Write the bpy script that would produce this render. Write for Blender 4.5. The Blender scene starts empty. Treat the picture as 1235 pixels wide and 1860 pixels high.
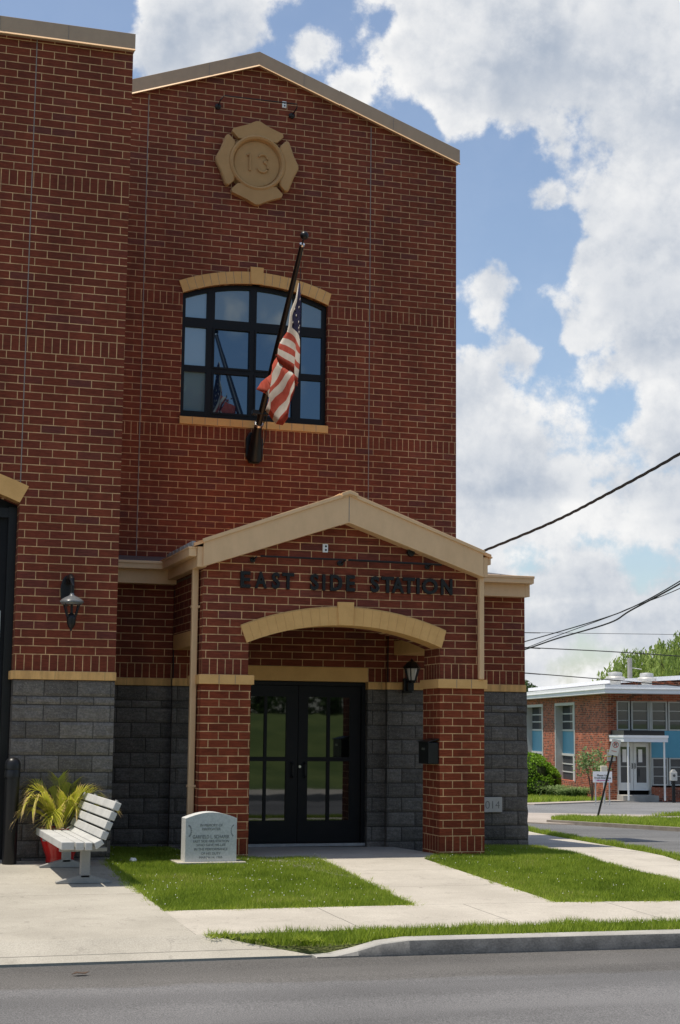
import bpy, bmesh, math, random
import numpy as np
from mathutils import Vector, Matrix, noise
from mathutils.geometry import tessellate_polygon
random.seed(7); rng = np.random.default_rng(7)
S = bpy.context.scene
COL = S.collection
R = math.radians
U = 0.1016                      # one brick course

# ------------------------------------------------------------------ camera
cam = bpy.data.cameras.new('camera'); camo = bpy.data.objects.new('camera', cam); COL.objects.link(camo)
CO = Vector((-3.0677, -19.5708, -0.64074))
CF = Vector((0.28804, 0.94806, 0.13500)); CR = Vector((0.95636, -0.29200, 0.01010)); CU = Vector((-0.04899, -0.12620, 0.99079))
m = Matrix((CR, CU, -CF)).transposed().to_4x4(); m.translation = CO
camo.matrix_world = m
cam.sensor_fit = 'VERTICAL'; cam.sensor_height = 24.0; cam.lens = 2867.03 / 1860 * 24
cam.clip_start = 0.1; cam.clip_end = 2000
S.camera = camo
S.view_settings.view_transform = 'Standard'; S.view_settings.look = 'None'
S.view_settings.exposure = 0.0; S.view_settings.gamma = 1.0
S.cycles.max_bounces = 8; S.cycles.diffuse_bounces = 5; S.cycles.sample_clamp_indirect = 6

# ------------------------------------------------------------------ sun and sky
SUN_EL, SUN_AZ = 72.5, 3.0      # sun stands over -X, a little behind the facade
sl = bpy.data.lights.new('sun', 'SUN'); sl.energy = 5.0; sl.angle = R(0.53); sl.color = (1.0, 0.92, 0.79)
so = bpy.data.objects.new('sun', sl); COL.objects.link(so)
sd = Vector((-math.cos(R(SUN_EL)) * math.cos(R(SUN_AZ)), math.cos(R(SUN_EL)) * math.sin(R(SUN_AZ)), math.sin(R(SUN_EL))))
so.rotation_euler = sd.to_track_quat('Z', 'Y').to_euler(); so.location = sd * 60

W = bpy.data.worlds.new('World'); S.world = W; W.use_nodes = True
nt = W.node_tree; nt.nodes.clear()
def N(t, kind, **kw):
    n = t.nodes.new(kind)
    for k, v in kw.items():
        if k.startswith('i_'):
            key = k[2:]; key = int(key) if key.isdigit() else key.replace('_', ' ')
            n.inputs[key].default_value = v
        else: setattr(n, k, v)
    return n
def MATH(t, op, a, b=None, c=None, clamp=False):
    n = t.nodes.new('ShaderNodeMath'); n.operation = op; n.use_clamp = clamp
    for i, v in enumerate((a, b, c)):
        if v is None: continue
        if hasattr(v, 'is_linked') or isinstance(v, bpy.types.NodeSocket): t.links.new(v, n.inputs[i])
        else: n.inputs[i].default_value = v
    return n.outputs[0]
def MIX(t, f, a, b, blend='MIX'):
    n = t.nodes.new('ShaderNodeMix'); n.data_type = 'RGBA'; n.blend_type = blend
    for i, v in ((0, f), (6, a), (7, b)):
        if isinstance(v, bpy.types.NodeSocket): t.links.new(v, n.inputs[i])
        elif i == 0: n.inputs[i].default_value = v
        else: n.inputs[i].default_value = (*v, 1) if len(v) == 3 else v
    return n.outputs[2]
def MAPR(t, v, a, b, c, d, kind='SMOOTHSTEP'):
    n = t.nodes.new('ShaderNodeMapRange'); n.interpolation_type = kind
    t.links.new(v, n.inputs[0])
    for i, x in enumerate((a, b, c, d)): n.inputs[i + 1].default_value = x
    return n.outputs[0]
CLOUDS = [(0.1588,0.8952,0.4164,0.0362,1),(0.1901,0.8843,0.4266,0.0345,1),(0.1805,0.8999,0.3969,0.0259,0.8),(0.2173,0.8830,0.4160,0.0241,0.6),(0.2458,0.8793,0.4079,0.0214,0.74),(0.2707,0.8799,0.3904,0.0179,0.7),(0.2856,0.8664,0.4097,0.0155,0.55),(0.3150,0.8498,0.4226,0.0414,1),(0.3367,0.8597,0.3840,0.0362,1),(0.3678,0.8390,0.4009,0.0586,1.2),(0.4171,0.8126,0.4070,0.0690,1.2),(0.4469,0.8223,0.3523,0.0690,1.2),(0.3929,0.8470,0.3582,0.0310,0.8),(0.4276,0.8432,0.3259,0.0397,0.9),(0.4548,0.8388,0.2995,0.0448,1),(0.3898,0.8610,0.3268,0.0159,0.85),(0.3680,0.8882,0.2753,0.0283,1),(0.3628,0.8966,0.2540,0.0190,0.8),(0.4251,0.8580,0.2882,0.0259,1),(0.4495,0.8511,0.2711,0.0397,1),(0.4163,0.8714,0.2594,0.0328,0.95),(0.4678,0.8512,0.2378,0.0448,1),(0.3820,0.8954,0.2288,0.0259,1.1),(0.3647,0.9078,0.2071,0.0328,1.1),(0.4044,0.8961,0.1830,0.0517,1.1),(0.4403,0.8716,0.2158,0.0293,0.9),(0.4727,0.8623,0.1814,0.0448,1),(0.4113,0.8993,0.1488,0.0586,1.1),(0.4608,0.8772,0.1345,0.0586,1.1),(0.3776,0.9170,0.1285,0.0517,1.1),(0.4323,0.8972,0.0905,0.0517,1.0),(0.4719,0.8789,0.0698,0.0379,0.9),(0.4083,0.9111,0.0562,0.0379,0.9),(0.4393,0.8972,0.0460,0.0310,0.7),(0.3789,0.9110,0.1628,0.0414,0.9),(0.4747,0.8544,0.2113,0.0276,0.8),(0.3154,0.8748,0.3677,0.0155,-1.0),(0.3558,0.8714,0.3378,0.0259,-1.2),(0.3510,0.8871,0.2998,0.0190,-1.0),(0.3918,0.8701,0.2989,0.0138,-0.8),(0.3955,0.8833,0.2517,0.0110,-0.8),(0.4460,0.8722,0.2006,0.0138,-0.38),(0.1191,0.8972,0.4253,0.0276,-1.2),(0.0811,0.9042,0.4194,0.0310,-1),(0.2359,0.8985,0.3702,0.0138,-0.4),(0.2861,0.8578,0.4271,0.0097,-0.6),(0.3532,0.9022,0.2475,0.0076,-0.6),(0.4030,0.8618,0.3081,0.0097,-0.7),(0.4055,0.8851,0.2283,0.0076,-0.4),(0.3722,0.8671,0.3311,0.0138,-0.6),(0.4590,0.8819,0.1074,0.0207,-0.35),(0.4007,0.9099,0.1078,0.0138,-0.3),(0.4055,0.9136,0.0287,0.0310,0.8),(0.4394,0.8979,0.0256,0.0276,0.8),(0.4752,0.8793,0.0325,0.0310,0.8)]
def build_sky(t):
    L = t.links
    tc = N(t, 'ShaderNodeTexCoord'); D = tc.outputs['Generated']
    sky = N(t, 'ShaderNodeTexSky', sky_type='NISHITA', sun_disc=False, sun_elevation=R(SUN_EL), sun_rotation=R(90 - (180 - SUN_AZ)), air_density=1.0, dust_density=1.2, ozone_density=1.0)
    def density(vec):
        # fractal noise for the wisps, fractal cells for the round billowing heads
        n1 = N(t, 'ShaderNodeTexNoise', i_Scale=9.0, i_Detail=10.0, i_Roughness=0.62, i_Distortion=0.0); L.new(vec, n1.inputs['Vector'])
        v1 = N(t, 'ShaderNodeTexVoronoi', i_Scale=13.0, i_Detail=3.0, i_Roughness=0.55, i_Lacunarity=2.15); v1.normalize = True; L.new(vec, v1.inputs['Vector'])
        return MATH(t, 'ADD', MATH(t, 'MULTIPLY_ADD', n1.outputs['Fac'], 2.5, -1.25), MATH(t, 'MULTIPLY_ADD', v1.outputs['Distance'], -0.9, 0.30))
    def shifted(d):
        o = N(t, 'ShaderNodeVectorMath', operation='ADD'); L.new(D, o.inputs[0]); o.inputs[1].default_value = d; return o.outputs[0]
    f1 = density(D); f2 = density(shifted((-0.005, -0.001, 0.007))); f3 = density(shifted((-0.018, -0.002, 0.026)))
    # general cover away from the placed cloud banks
    big = N(t, 'ShaderNodeTexNoise', i_Scale=2.2, i_Detail=3.0, i_Roughness=0.5); L.new(D, big.inputs['Vector'])
    acc = MATH(t, 'MULTIPLY_ADD', big.outputs['Fac'], 1.6, -1.12)
    dv = N(t, 'ShaderNodeVectorMath', operation='DISTANCE'); L.new(D, dv.inputs[0]); dv.inputs[1].default_value = (0.33, 0.90, 0.27)
    inn = MAPR(t, dv.outputs['Value'], 0.20, 0.34, 0.0, 1.0)
    acc = MATH(t, 'SUBTRACT', MATH(t, 'MULTIPLY', acc, inn), 0.06)
    # jitter the lookup direction so the banks have ragged rims
    jn = N(t, 'ShaderNodeTexNoise', i_Scale=14.0, i_Detail=6.0, i_Roughness=0.6); L.new(D, jn.inputs['Vector'])
    js = N(t, 'ShaderNodeVectorMath', operation='SUBTRACT'); L.new(jn.outputs['Color'], js.inputs[0]); js.inputs[1].default_value = (.5, .5, .5)
    jm = N(t, 'ShaderNodeVectorMath', operation='SCALE'); L.new(js.outputs[0], jm.inputs[0]); jm.inputs['Scale'].default_value = 0.035
    ja = N(t, 'ShaderNodeVectorMath', operation='ADD'); L.new(D, ja.inputs[0]); L.new(jm.outputs[0], ja.inputs[1])
    pos = neg = None
    for x, y, z, r, w in CLOUDS:
        d = N(t, 'ShaderNodeVectorMath', operation='DISTANCE'); L.new(ja.outputs[0], d.inputs[0]); d.inputs[1].default_value = (x, y, z)
        q = MAPR(t, d.outputs['Value'], 0.0, r * (2.1 if w > 0 else 1.9), min(abs(w), 1.0), 0.0)
        if w > 0: pos = q if pos is None else MATH(t, 'MAXIMUM', pos, q)
        else: neg = q if neg is None else MATH(t, 'MAXIMUM', neg, q)
    acc = MATH(t, 'ADD', acc, MATH(t, 'SUBTRACT', MATH(t, 'MULTIPLY', pos, 0.95), MATH(t, 'MULTIPLY', neg, 0.62)))
    acc = MATH(t, 'SUBTRACT', acc, MATH(t, 'MULTIPLY_ADD', inn, -0.36, 0.36))
    dens = MATH(t, 'ADD', acc, f1)
    mask = MAPR(t, dens, 0.0, 0.26, 0.0, 1.0)
    fine = MAPR(t, MATH(t, 'SUBTRACT', f1, f2), -0.16, 0.16, 0.0, 1.0, 'LINEAR')
    broad = MAPR(t, MATH(t, 'SUBTRACT', f1, f3), -0.30, 0.28, 0.0, 1.0)
    thick = MAPR(t, dens, 0.12, 0.85, 1.0, 0.0)
    sepn = N(t, 'ShaderNodeTexNoise', i_Scale=6.0, i_Detail=4.0, i_Roughness=0.5, i_Distortion=.4); L.new(D, sepn.inputs['Vector'])
    grey = MAPR(t, sepn.outputs['Fac'], 0.40, 0.58, 0.0, 1.0)
    bm_ = N(t, 'ShaderNodeMapping'); bm_.inputs['Scale'].default_value = (5, 5, 24); L.new(D, bm_.inputs[0])
    bn = N(t, 'ShaderNodeTexNoise', i_Scale=1.0, i_Detail=4.0, i_Roughness=.5); L.new(bm_.outputs[0], bn.inputs['Vector'])
    sz_ = N(t, 'ShaderNodeSeparateXYZ'); L.new(D, sz_.inputs[0])
    low = MAPR(t, sz_.outputs['Z'], .10, .26, 1.0, 0.0)
    band = MATH(t, 'MULTIPLY', low, MAPR(t, bn.outputs['Fac'], .38, .64, .30, -.08))
    sh = MATH(t, 'ADD', MATH(t, 'MULTIPLY', fine, .22), MATH(t, 'MULTIPLY', broad, .34))
    sh = MATH(t, 'ADD', sh, MATH(t, 'ADD', MATH(t, 'MULTIPLY', thick, .34), MATH(t, 'MULTIPLY', grey, .24)))
    sh = MATH(t, 'SUBTRACT', sh, band, clamp=True)
    cc = MIX(t, sh, (0.40, 0.47, 0.58), (0.99, 0.985, 0.975))
    bsky = N(t, 'ShaderNodeBackground', i_Strength=0.15); L.new(sky.outputs[0], bsky.inputs[0])
    bcl = N(t, 'ShaderNodeBackground', i_Strength=0.97); L.new(cc, bcl.inputs[0])
    sx = N(t, 'ShaderNodeSeparateXYZ'); L.new(D, sx.inputs[0])
    up = MAPR(t, sx.outputs['Z'], -0.06, -0.01, 0.0, 1.0)
    mk = MATH(t, 'MULTIPLY', MATH(t, 'MULTIPLY_ADD', mask, 0.92, 0.06), up)
    mx = N(t, 'ShaderNodeMixShader'); L.new(mk, mx.inputs[0]); L.new(bsky.outputs[0], mx.inputs[1]); L.new(bcl.outputs[0], mx.inputs[2])
    out = N(t, 'ShaderNodeOutputWorld'); L.new(mx.outputs[0], out.inputs[0])
build_sky(nt)

# ------------------------------------------------------------------ materials
def mat(name, col=None, rough=0.7, metal=0.0, spec=0.5):
    M = bpy.data.materials.new(name); M.use_nodes = True
    b = M.node_tree.nodes['Principled BSDF']
    if col: b.inputs['Base Color'].default_value = (*col, 1)
    b.inputs['Roughness'].default_value = rough; b.inputs['Metallic'].default_value = metal
    b.inputs['Specular IOR Level'].default_value = spec
    return M, M.node_tree, b
def objco(t): return N(t, 'ShaderNodeTexCoord').outputs['Object']
def noise_n(t, vec, scale, detail=4, rough=.55):
    n = N(t, 'ShaderNodeTexNoise', i_Scale=scale, i_Detail=detail, i_Roughness=rough)
    if vec is not None: t.links.new(vec, n.inputs['Vector'])
    return n.outputs['Fac']
def ramp(t, fac, stops):
    n = t.nodes.new('ShaderNodeValToRGB'); t.links.new(fac, n.inputs[0])
    e = n.color_ramp.elements
    while len(e) < len(stops): e.new(0.5)
    for el, (p, c) in zip(e, stops): el.position = p; el.color = (*c, 1)
    return n.outputs[0]
def bump(t, b, h, strength=.3, dist=.01):
    n = N(t, 'ShaderNodeBump', i_Strength=strength, i_Distance=dist); t.links.new(h, n.inputs['Height'])
    t.links.new(n.outputs[0], b.inputs['Normal'])
def mottled(name, c1, c2, scale=6, rough=.75, bumps=0.0, fine=60, spec=.4, metal=0.0):
    M, t, b = mat(name, None, rough, metal, spec)
    v = objco(t); f = noise_n(t, v, scale, 6, .6); g = noise_n(t, v, fine, 3, .6)
    mixf = MATH(t, 'ADD', MATH(t, 'MULTIPLY', MAPR(t, f, .3, .7, 0, 1), .6), MATH(t, 'MULTIPLY', MAPR(t, g, .25, .75, 0, 1), .4))
    t.links.new(MIX(t, mixf, c1, c2), b.inputs['Base Color'])
    if bumps: bump(t, b, g, bumps, .004)
    return M
def masonry(name, bw, rh, cols, mortar, joint=.0055, soldiers=(), uoff=0.0, rough=.85, halfcourse=False, bumpd=.006, speckle=None, squash=1.0):
    """bricks laid out in metres on the wall's own x/z (or y/z) axes; soldiers = [(z0,z1)] upright courses"""
    M, t, b = mat(name, None, rough, 0, .25); L = t.links
    co = N(t, 'ShaderNodeSeparateXYZ'); L.new(objco(t), co.inputs[0])
    nn = N(t, 'ShaderNodeSeparateXYZ'); tcn = N(t, 'ShaderNodeTexCoord'); L.new(tcn.outputs['Normal'], nn.inputs[0])
    side = MATH(t, 'GREATER_THAN', MATH(t, 'ABSOLUTE', nn.outputs['X']), .7)
    u = MATH(t, 'ADD', MATH(t, 'MULTIPLY', co.outputs['X'], MATH(t, 'SUBTRACT', 1.0, side)), MATH(t, 'MULTIPLY', co.outputs['Y'], side))
    u = MATH(t, 'ADD', u, uoff); z = co.outputs['Z']
    if halfcourse: z = MATH(t, 'ADD', z, MATH(t, 'MULTIPLY', MATH(t, 'GREATER_THAN', z, -3.5 * U), U))
    def tex(zz, w, h, off=.5):
        cb = N(t, 'ShaderNodeCombineXYZ'); L.new(u, cb.inputs[0]); L.new(zz, cb.inputs[1])
        k = N(t, 'ShaderNodeTexBrick', i_Scale=1.0, i_Mortar_Size=joint, i_Mortar_Smooth=.12, i_Bias=0.0, i_Brick_Width=w, i_Row_Height=h, offset=off, squash=1.0)
        L.new(cb.outputs[0], k.inputs['Vector'])
        k.inputs['Color1'].default_value = (0, 0, 0, 1); k.inputs['Color2'].default_value = (1, 1, 1, 1); k.inputs['Mortar'].default_value = (0, 0, 0, 1)
        return k.outputs['Color'], k.outputs['Fac']
    c, f = tex(z, bw, rh)
    for z0, z1 in soldiers:
        zz = MATH(t, 'SUBTRACT', co.outputs['Z'], z0)
        c2, f2 = tex(zz, U, z1 - z0, 0.0)
        inside = MATH(t, 'MULTIPLY', MATH(t, 'GREATER_THAN', co.outputs['Z'], z0), MATH(t, 'LESS_THAN', co.outputs['Z'], z1))
        c = MIX(t, inside, c, MIX(t, 1.0, c2, (.75, .75, .75), 'MULTIPLY'))
        f = MATH(t, 'ADD', MATH(t, 'MULTIPLY', f, MATH(t, 'SUBTRACT', 1.0, inside)), MATH(t, 'MULTIPLY', f2, inside))
    col = ramp(t, c, cols)
    st = N(t, 'ShaderNodeMapping'); st.inputs['Scale'].default_value = (9, 9, 60); L.new(objco(t), st.inputs[0])
    streak = MAPR(t, noise_n(t, st.outputs[0], 1.0, 3), .25, .75, .78, 1.2)
    dm = N(t, 'ShaderNodeMapping'); dm.inputs['Scale'].default_value = (1.6, 1.6, .5); L.new(objco(t), dm.inputs[0])
    dirt = MAPR(t, noise_n(t, dm.outputs[0], .9, 6, .65), .28, .72, .76, 1.16)
    gm = N(t, 'ShaderNodeVectorMath', operation='SCALE'); L.new(col, gm.inputs[0]); L.new(MATH(t, 'MULTIPLY', streak, dirt), gm.inputs['Scale'])
    col = gm.outputs[0]
    if speckle:
        v = N(t, 'ShaderNodeTexNoise', i_Scale=150.0, i_Detail=2.0); L.new(objco(t), v.inputs['Vector'])
        col = MIX(t, MAPR(t, v.outputs['Fac'], .60, .72, 0, .8), col, speckle)
        col = MIX(t, MAPR(t, noise_n(t, objco(t), 40, 3), .35, .65, .35, 0), col, (.03, .03, .03))
    mo = N(t, 'ShaderNodeVectorMath', operation='SCALE'); mo.inputs[0].default_value = mortar; L.new(MATH(t, 'MULTIPLY', MAPR(t, noise_n(t, objco(t), 7, 5, .7), .3, .7, .62, 1.12), dirt), mo.inputs['Scale'])
    L.new(MIX(t, f, col, mo.outputs[0]), b.inputs['Base Color'])
    h = MATH(t, 'ADD', MATH(t, 'SUBTRACT', 1.0, f), MATH(t, 'MULTIPLY', noise_n(t, objco(t), 90, 2), .25))
    bump(t, b, h, .6, bumpd)
    return M
BR = [(0.0, (.142, .033, .018)), (.35, (.172, .038, .019)), (.6, (.19, .042, .020)), (.85, (.168, .038, .022)), (.95, (.13, .037, .028)), (1.0, (.235, .056, .026))]
BRT = [(p, (c[0] * 1.02, c[1] * 1.08, c[2] * 1.08)) for p, c in BR]
MOR = (.66, .41, .21)
brick_bay = masonry('brick_bay', 12 * .0254, U, BR, MOR, soldiers=[(0, 2 * U), (39 * U, 41 * U), (60 * U, 62 * U)], uoff=.10)
brick_tower = masonry('brick_tower', 12 * .0254, U, BRT, (.60, .375, .20), soldiers=[(38 * U, 40 * U), (59 * U, 61 * U)], uoff=.06)
brick_low = masonry('brick_low', 12 * .0254, U, BR, MOR, soldiers=[(0, 2 * U)], uoff=-.08)
brick_pillar = masonry('brick_pillar', .261, U, [(0, (.165, .033, .013)), (.5, (.195, .038, .015)), (1, (.245, .053, .022))], (.66, .40, .20), joint=.006, soldiers=[(-22 * U, -20 * U)], uoff=.11)
split_block = masonry('split_block', 16 * .0254, 2 * U, [(0, (.110, .096, .083)), (.5, (.145, .128, .112)), (1, (.190, .168, .147))], (.05, .045, .04), joint=.005, halfcourse=True, speckle=(.38, .37, .35), uoff=.05, bumpd=.01)
brick_old = masonry('brick_old', .215, .075, [(0, (.07, .03, .022)), (.22, (.34, .085, .04)), (.6, (.46, .125, .06)), (.8, (.14, .05, .035)), (1, (.30, .065, .032))], (.50, .37, .27), joint=.006)
stone = mottled('cast_stone', (.62, .35, .125), (.74, .435, .165), 5, .85, .25, 120)
def jointed_stone(name, c1, c2, w):
    M = mottled(name, c1, c2, 5, .85, .25, 120); t = M.node_tree; b = t.nodes['Principled BSDF']; L = t.links
    src = b.inputs['Base Color'].links[0].from_socket
    k = N(t, 'ShaderNodeTexBrick', i_Scale=1.0, i_Mortar_Size=.0028, i_Mortar_Smooth=.3, i_Brick_Width=w, i_Row_Height=50.0, offset=0.0)
    mp = N(t, 'ShaderNodeMapping'); mp.inputs['Location'].default_value = (.13, 25, 0); L.new(objco(t), mp.inputs[0]); L.new(mp.outputs[0], k.inputs['Vector'])
    sm = N(t, 'ShaderNodeMapping'); sm.inputs['Scale'].default_value = (7, 7, 1.2); L.new(objco(t), sm.inputs[0])
    st = MAPR(t, noise_n(t, sm.outputs[0], 1.5, 5, .65), .35, .75, 1.06, .72)
    v = N(t, 'ShaderNodeVectorMath', operation='SCALE'); L.new(src, v.inputs[0]); L.new(st, v.inputs['Scale'])
    L.new(MIX(t, k.outputs['Fac'], v.outputs[0], (.26, .18, .09)), b.inputs['Base Color']); return M
stone_band_m = jointed_stone('cast_stone_band', (.62, .35, .125), (.74, .435, .165), .61)
def streaked(name, c1, c2, rough):
    M = mottled(name, c1, c2, 1.2, rough, 0, 8, .5); t = M.node_tree; b = t.nodes['Principled BSDF']; L = t.links
    src = b.inputs['Base Color'].links[0].from_socket
    sm = N(t, 'ShaderNodeMapping'); sm.inputs['Scale'].default_value = (5, 5, 2.2); L.new(objco(t), sm.inputs[0])
    st = MAPR(t, noise_n(t, sm.outputs[0], 1.6, 6, .7), .35, .75, 1.02, .94)
    v = N(t, 'ShaderNodeVectorMath', operation='SCALE'); L.new(src, v.inputs[0]); L.new(st, v.inputs['Scale']); L.new(v.outputs[0], b.inputs['Base Color']); return M
stone_deep = mottled('cast_stone_emblem', (.41, .235, .095), (.48, .28, .118), 5, .75, .2, 150)
trim = streaked('tan_metal', (.69, .445, .24), (.75, .49, .27), .42)
coping_m = streaked('bronze_coping', (.37, .255, .165), (.42, .295, .19), .4)
porch_roof_m = mottled('orange_bounce_shingle', (.74, .38, .17), (.82, .45, .22), 14, .6, .4, 70)  # bright orange chosen to bounce a warm glow onto the tower wall
roof_m = mottled('brown_shingle', (.07, .065, .065), (.12, .11, .105), 14, .6, .4, 70)
flash_m = mottled('grey_flashing', (.28, .28, .28), (.42, .42, .42), 8, .45, 0, 40)
black_m = mottled('black_paint', (.006, .006, .007), (.010, .010, .011), 5, .36, 0, 40, .35)
black_frame = mottled('black_frame', (.007, .007, .009), (.011, .011, .013), 3, .45, 0, 30, .2)
joint_m = mottled('grey_sealant', (.22, .19, .17), (.30, .25, .22), 12, .8)
dark_in = mat('dark_inside', (.006, .006, .007), .9)[0]
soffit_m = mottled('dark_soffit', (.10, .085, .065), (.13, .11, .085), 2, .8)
def glass(name, base, refl, rough=.02, tint=(.92, .96, 1)):
    M, t, b = mat(name, base, .6); b.inputs['Specular IOR Level'].default_value = 0
    g = N(t, 'ShaderNodeBsdfGlossy'); g.inputs['Roughness'].default_value = rough; g.inputs['Color'].default_value = (*tint, 1)
    mx = N(t, 'ShaderNodeMixShader'); mx.inputs[0].default_value = refl
    # old glazing is never quite flat
    n = N(t, 'ShaderNodeBump', i_Strength=.02, i_Distance=.02); t.links.new(noise_n(t, objco(t), 2.0, 2), n.inputs['Height']); t.links.new(n.outputs[0], g.inputs['Normal'])
    t.links.new(b.outputs[0], mx.inputs[1]); t.links.new(g.outputs[0], mx.inputs[2])
    t.links.new(mx.outputs[0], t.nodes['Material Output'].inputs[0]); return M
glass_tower = glass('tower_glass', (.006, .014, .032), .16, .02, (.55, .78, 1))
glass_transom = glass('transom_glass_sky_tone', (.055, .085, .10), .16, .02, (.8, .92, 1))  # base colour lightened to imitate the brighter low sky mirrored in the top row
glass_sky_tone = glass('glass_painted_reflection', (.15, .235, .29), .16, .02, (.8, .92, 1))  # paler base colour stands in for brighter cloud reflected in this column
glass_door = glass('door_glass', (.005, .006, .005), .11)
glass_far = glass('neighbour_glass', (.055, .057, .06), .08)
def slab_mat(name, c1, c2, w, h, offx=0, offy=0, jc=(.16, .15, .13), jw=.006):
    M, t, b = mat(name, None, .88, 0, .2); L = t.links; v = objco(t)
    mp = N(t, 'ShaderNodeMapping'); mp.inputs['Location'].default_value = (offx, offy, 0); L.new(v, mp.inputs[0])
    k = N(t, 'ShaderNodeTexBrick', i_Scale=1.0, i_Mortar_Size=jw, i_Mortar_Smooth=.2, i_Brick_Width=w, i_Row_Height=h, offset=0.0); L.new(mp.outputs[0], k.inputs['Vector'])
    f = MAPR(t, noise_n(t, v, .8, 6, .62), .3, .7, 0, 1); g = MAPR(t, noise_n(t, v, 90, 3), .3, .7, .86, 1.12)
    stn = MAPR(t, noise_n(t, v, 3.1, 5, .7), .56, .78, 1.0, .72)
    vs = N(t, 'ShaderNodeTexVoronoi', i_Scale=2.2); L.new(v, vs.inputs['Vector'])   # gum and oil spots
    stn = MATH(t, 'MULTIPLY', stn, MAPR(t, vs.outputs['Distance'], .03, .075, .62, 1.0))
    vc = N(t, 'ShaderNodeTexVoronoi', i_Scale=.33, feature='DISTANCE_TO_EDGE'); wv = N(t, 'ShaderNodeVectorMath', operation='ADD'); L.new(v, wv.inputs[0])
    wn_ = N(t, 'ShaderNodeTexNoise', i_Scale=2.5, i_Detail=5.0); L.new(v, wn_.inputs['Vector']); L.new(wn_.outputs['Color'], wv.inputs[1]); L.new(wv.outputs[0], vc.inputs['Vector'])
    stn = MATH(t, 'MULTIPLY', stn, MAPR(t, vc.outputs['Distance'], .0, .004, .80, 1.0))   # hairline cracks
    base = N(t, 'ShaderNodeVectorMath', operation='SCALE'); L.new(MIX(t, f, c1, c2), base.inputs[0]); L.new(MATH(t, 'MULTIPLY', g, stn), base.inputs['Scale'])
    L.new(MIX(t, k.outputs['Fac'], base.outputs[0], jc), b.inputs['Base Color'])
    bump(t, b, noise_n(t, v, 160, 3), .25, .003); return M
concrete = slab_mat('concrete', (.375, .345, .295), (.47, .435, .375), 1.5, 50, .2, 25)
concrete_drive = slab_mat('concrete_drive', (.32, .298, .252), (.405, .378, .322), 40, 3.1, 20, 6.35)
concrete_walk = slab_mat('concrete_walk', (.375, .345, .295), (.47, .435, .375), 40, 1.52, 20, .1)
pave_far = slab_mat('pale_pavement', (.32, .28, .24), (.40, .35, .305), 3, 3)
kerb_m = mottled('kerb_stone', (.26, .25, .23), (.40, .385, .35), 3, .85, .4, 70)
kerb_face_shaded = mottled('kerb_face_painted_shade', (.085, .083, .08), (.21, .205, .195), 7, .9, .5, 60)  # darker than the kerb top: shade on the street face put into its colour
def asphalt(name, c, c2=None):
    M, t, b = mat(name, None, .85, 0, .3); v = objco(t)
    f = MAPR(t, noise_n(t, v, .35, 5, .6), .3, .7, .85, 1.15); g = MAPR(t, noise_n(t, v, 95, 3, .75), .3, .75, .45, 1.65)
    ln = N(t, 'ShaderNodeMapping'); ln.inputs['Scale'].default_value = (.12, 1.1, 1); t.links.new(v, ln.inputs[0])
    w = MAPR(t, noise_n(t, ln.outputs[0], 1.3, 3), .35, .65, .88, 1.1)
    s = N(t, 'ShaderNodeVectorMath', operation='SCALE'); s.inputs[0].default_value = c
    t.links.new(MATH(t, 'MULTIPLY', MATH(t, 'MULTIPLY', f, g), w), s.inputs['Scale'])
    if c2:   # older strip of asphalt along the kerb
        sp = N(t, 'ShaderNodeSeparateXYZ'); t.links.new(v, sp.inputs[0])
        e = MATH(t, 'ADD', MATH(t, 'ADD', sp.outputs['Y'], MATH(t, 'MULTIPLY', sp.outputs['X'], .045)), MATH(t, 'MULTIPLY', noise_n(t, v, 1.2, 4), .35))
        t.links.new(MIX(t, MAPR(t, e, -7.62, -7.46, 0, 1), c, c2), s.inputs[0])
    vo = N(t, 'ShaderNodeTexVoronoi', i_Scale=75.0); t.links.new(v, vo.inputs['Vector'])
    spk = MAPR(t, vo.outputs['Distance'], .07, .18, .75, 0)
    t.links.new(MIX(t, spk, s.outputs[0], (.30, .29, .28)), b.inputs['Base Color'])
    bump(t, b, noise_n(t, v, 170, 3), .5, .004); return M
asphalt_m = asphalt('asphalt', (.130, .128, .128), (.106, .101, .095))
asphalt_far = asphalt('asphalt_far', (.125, .124, .122))
asphalt_pale = asphalt('asphalt_pale', (.17, .17, .17))
soil_m = mottled('lawn_soil', (.06, .085, .02), (.12, .12, .045), 9, .95, .5, 60)
ground_m = mottled('ground_grass', (.045, .085, .015), (.15, .19, .05), .5, .95, .5, 40)
def leafy(name, stops, trans=.35, rough=.6):
    """leaf or blade colour picked per leaf by the 'tone' attribute"""
    M, t, b = mat(name, None, rough, 0, .3); L = t.links
    a = N(t, 'ShaderNodeAttribute', attribute_name='tone')
    c = ramp(t, a.outputs['Fac'], stops); L.new(c, b.inputs['Base Color'])
    tr = N(t, 'ShaderNodeBsdfTranslucent'); L.new(c, tr.inputs['Color'])
    mx = N(t, 'ShaderNodeMixShader'); mx.inputs[0].default_value = trans
    L.new(b.outputs[0], mx.inputs[1]); L.new(tr.outputs[0], mx.inputs[2]); L.new(mx.outputs[0], t.nodes['Material Output'].inputs[0]); return M
grass_m = leafy('grass_blades', [(0, (.15, .22, .02)), (.4, (.27, .37, .035)), (.8, (.37, .45, .06)), (.95, (.46, .47, .12)), (1, (.54, .46, .22))], .48)
palm_m = leafy('palm_leaflets', [(0, (.26, .33, .03)), (.5, (.46, .48, .05)), (.75, (.56, .50, .09)), (.88, (.55, .40, .18)), (1, (.62, .46, .26))], .4)
willow_m = leafy('willow_leaves', [(0, (.10, .16, .03)), (.5, (.21, .29, .06)), (1, (.34, .42, .12))], .42)
tree_m = leafy('tree_leaves', [(0, (.03, .06, .014)), (.5, (.055, .10, .022)), (1, (.10, .15, .04))], .3)
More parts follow.
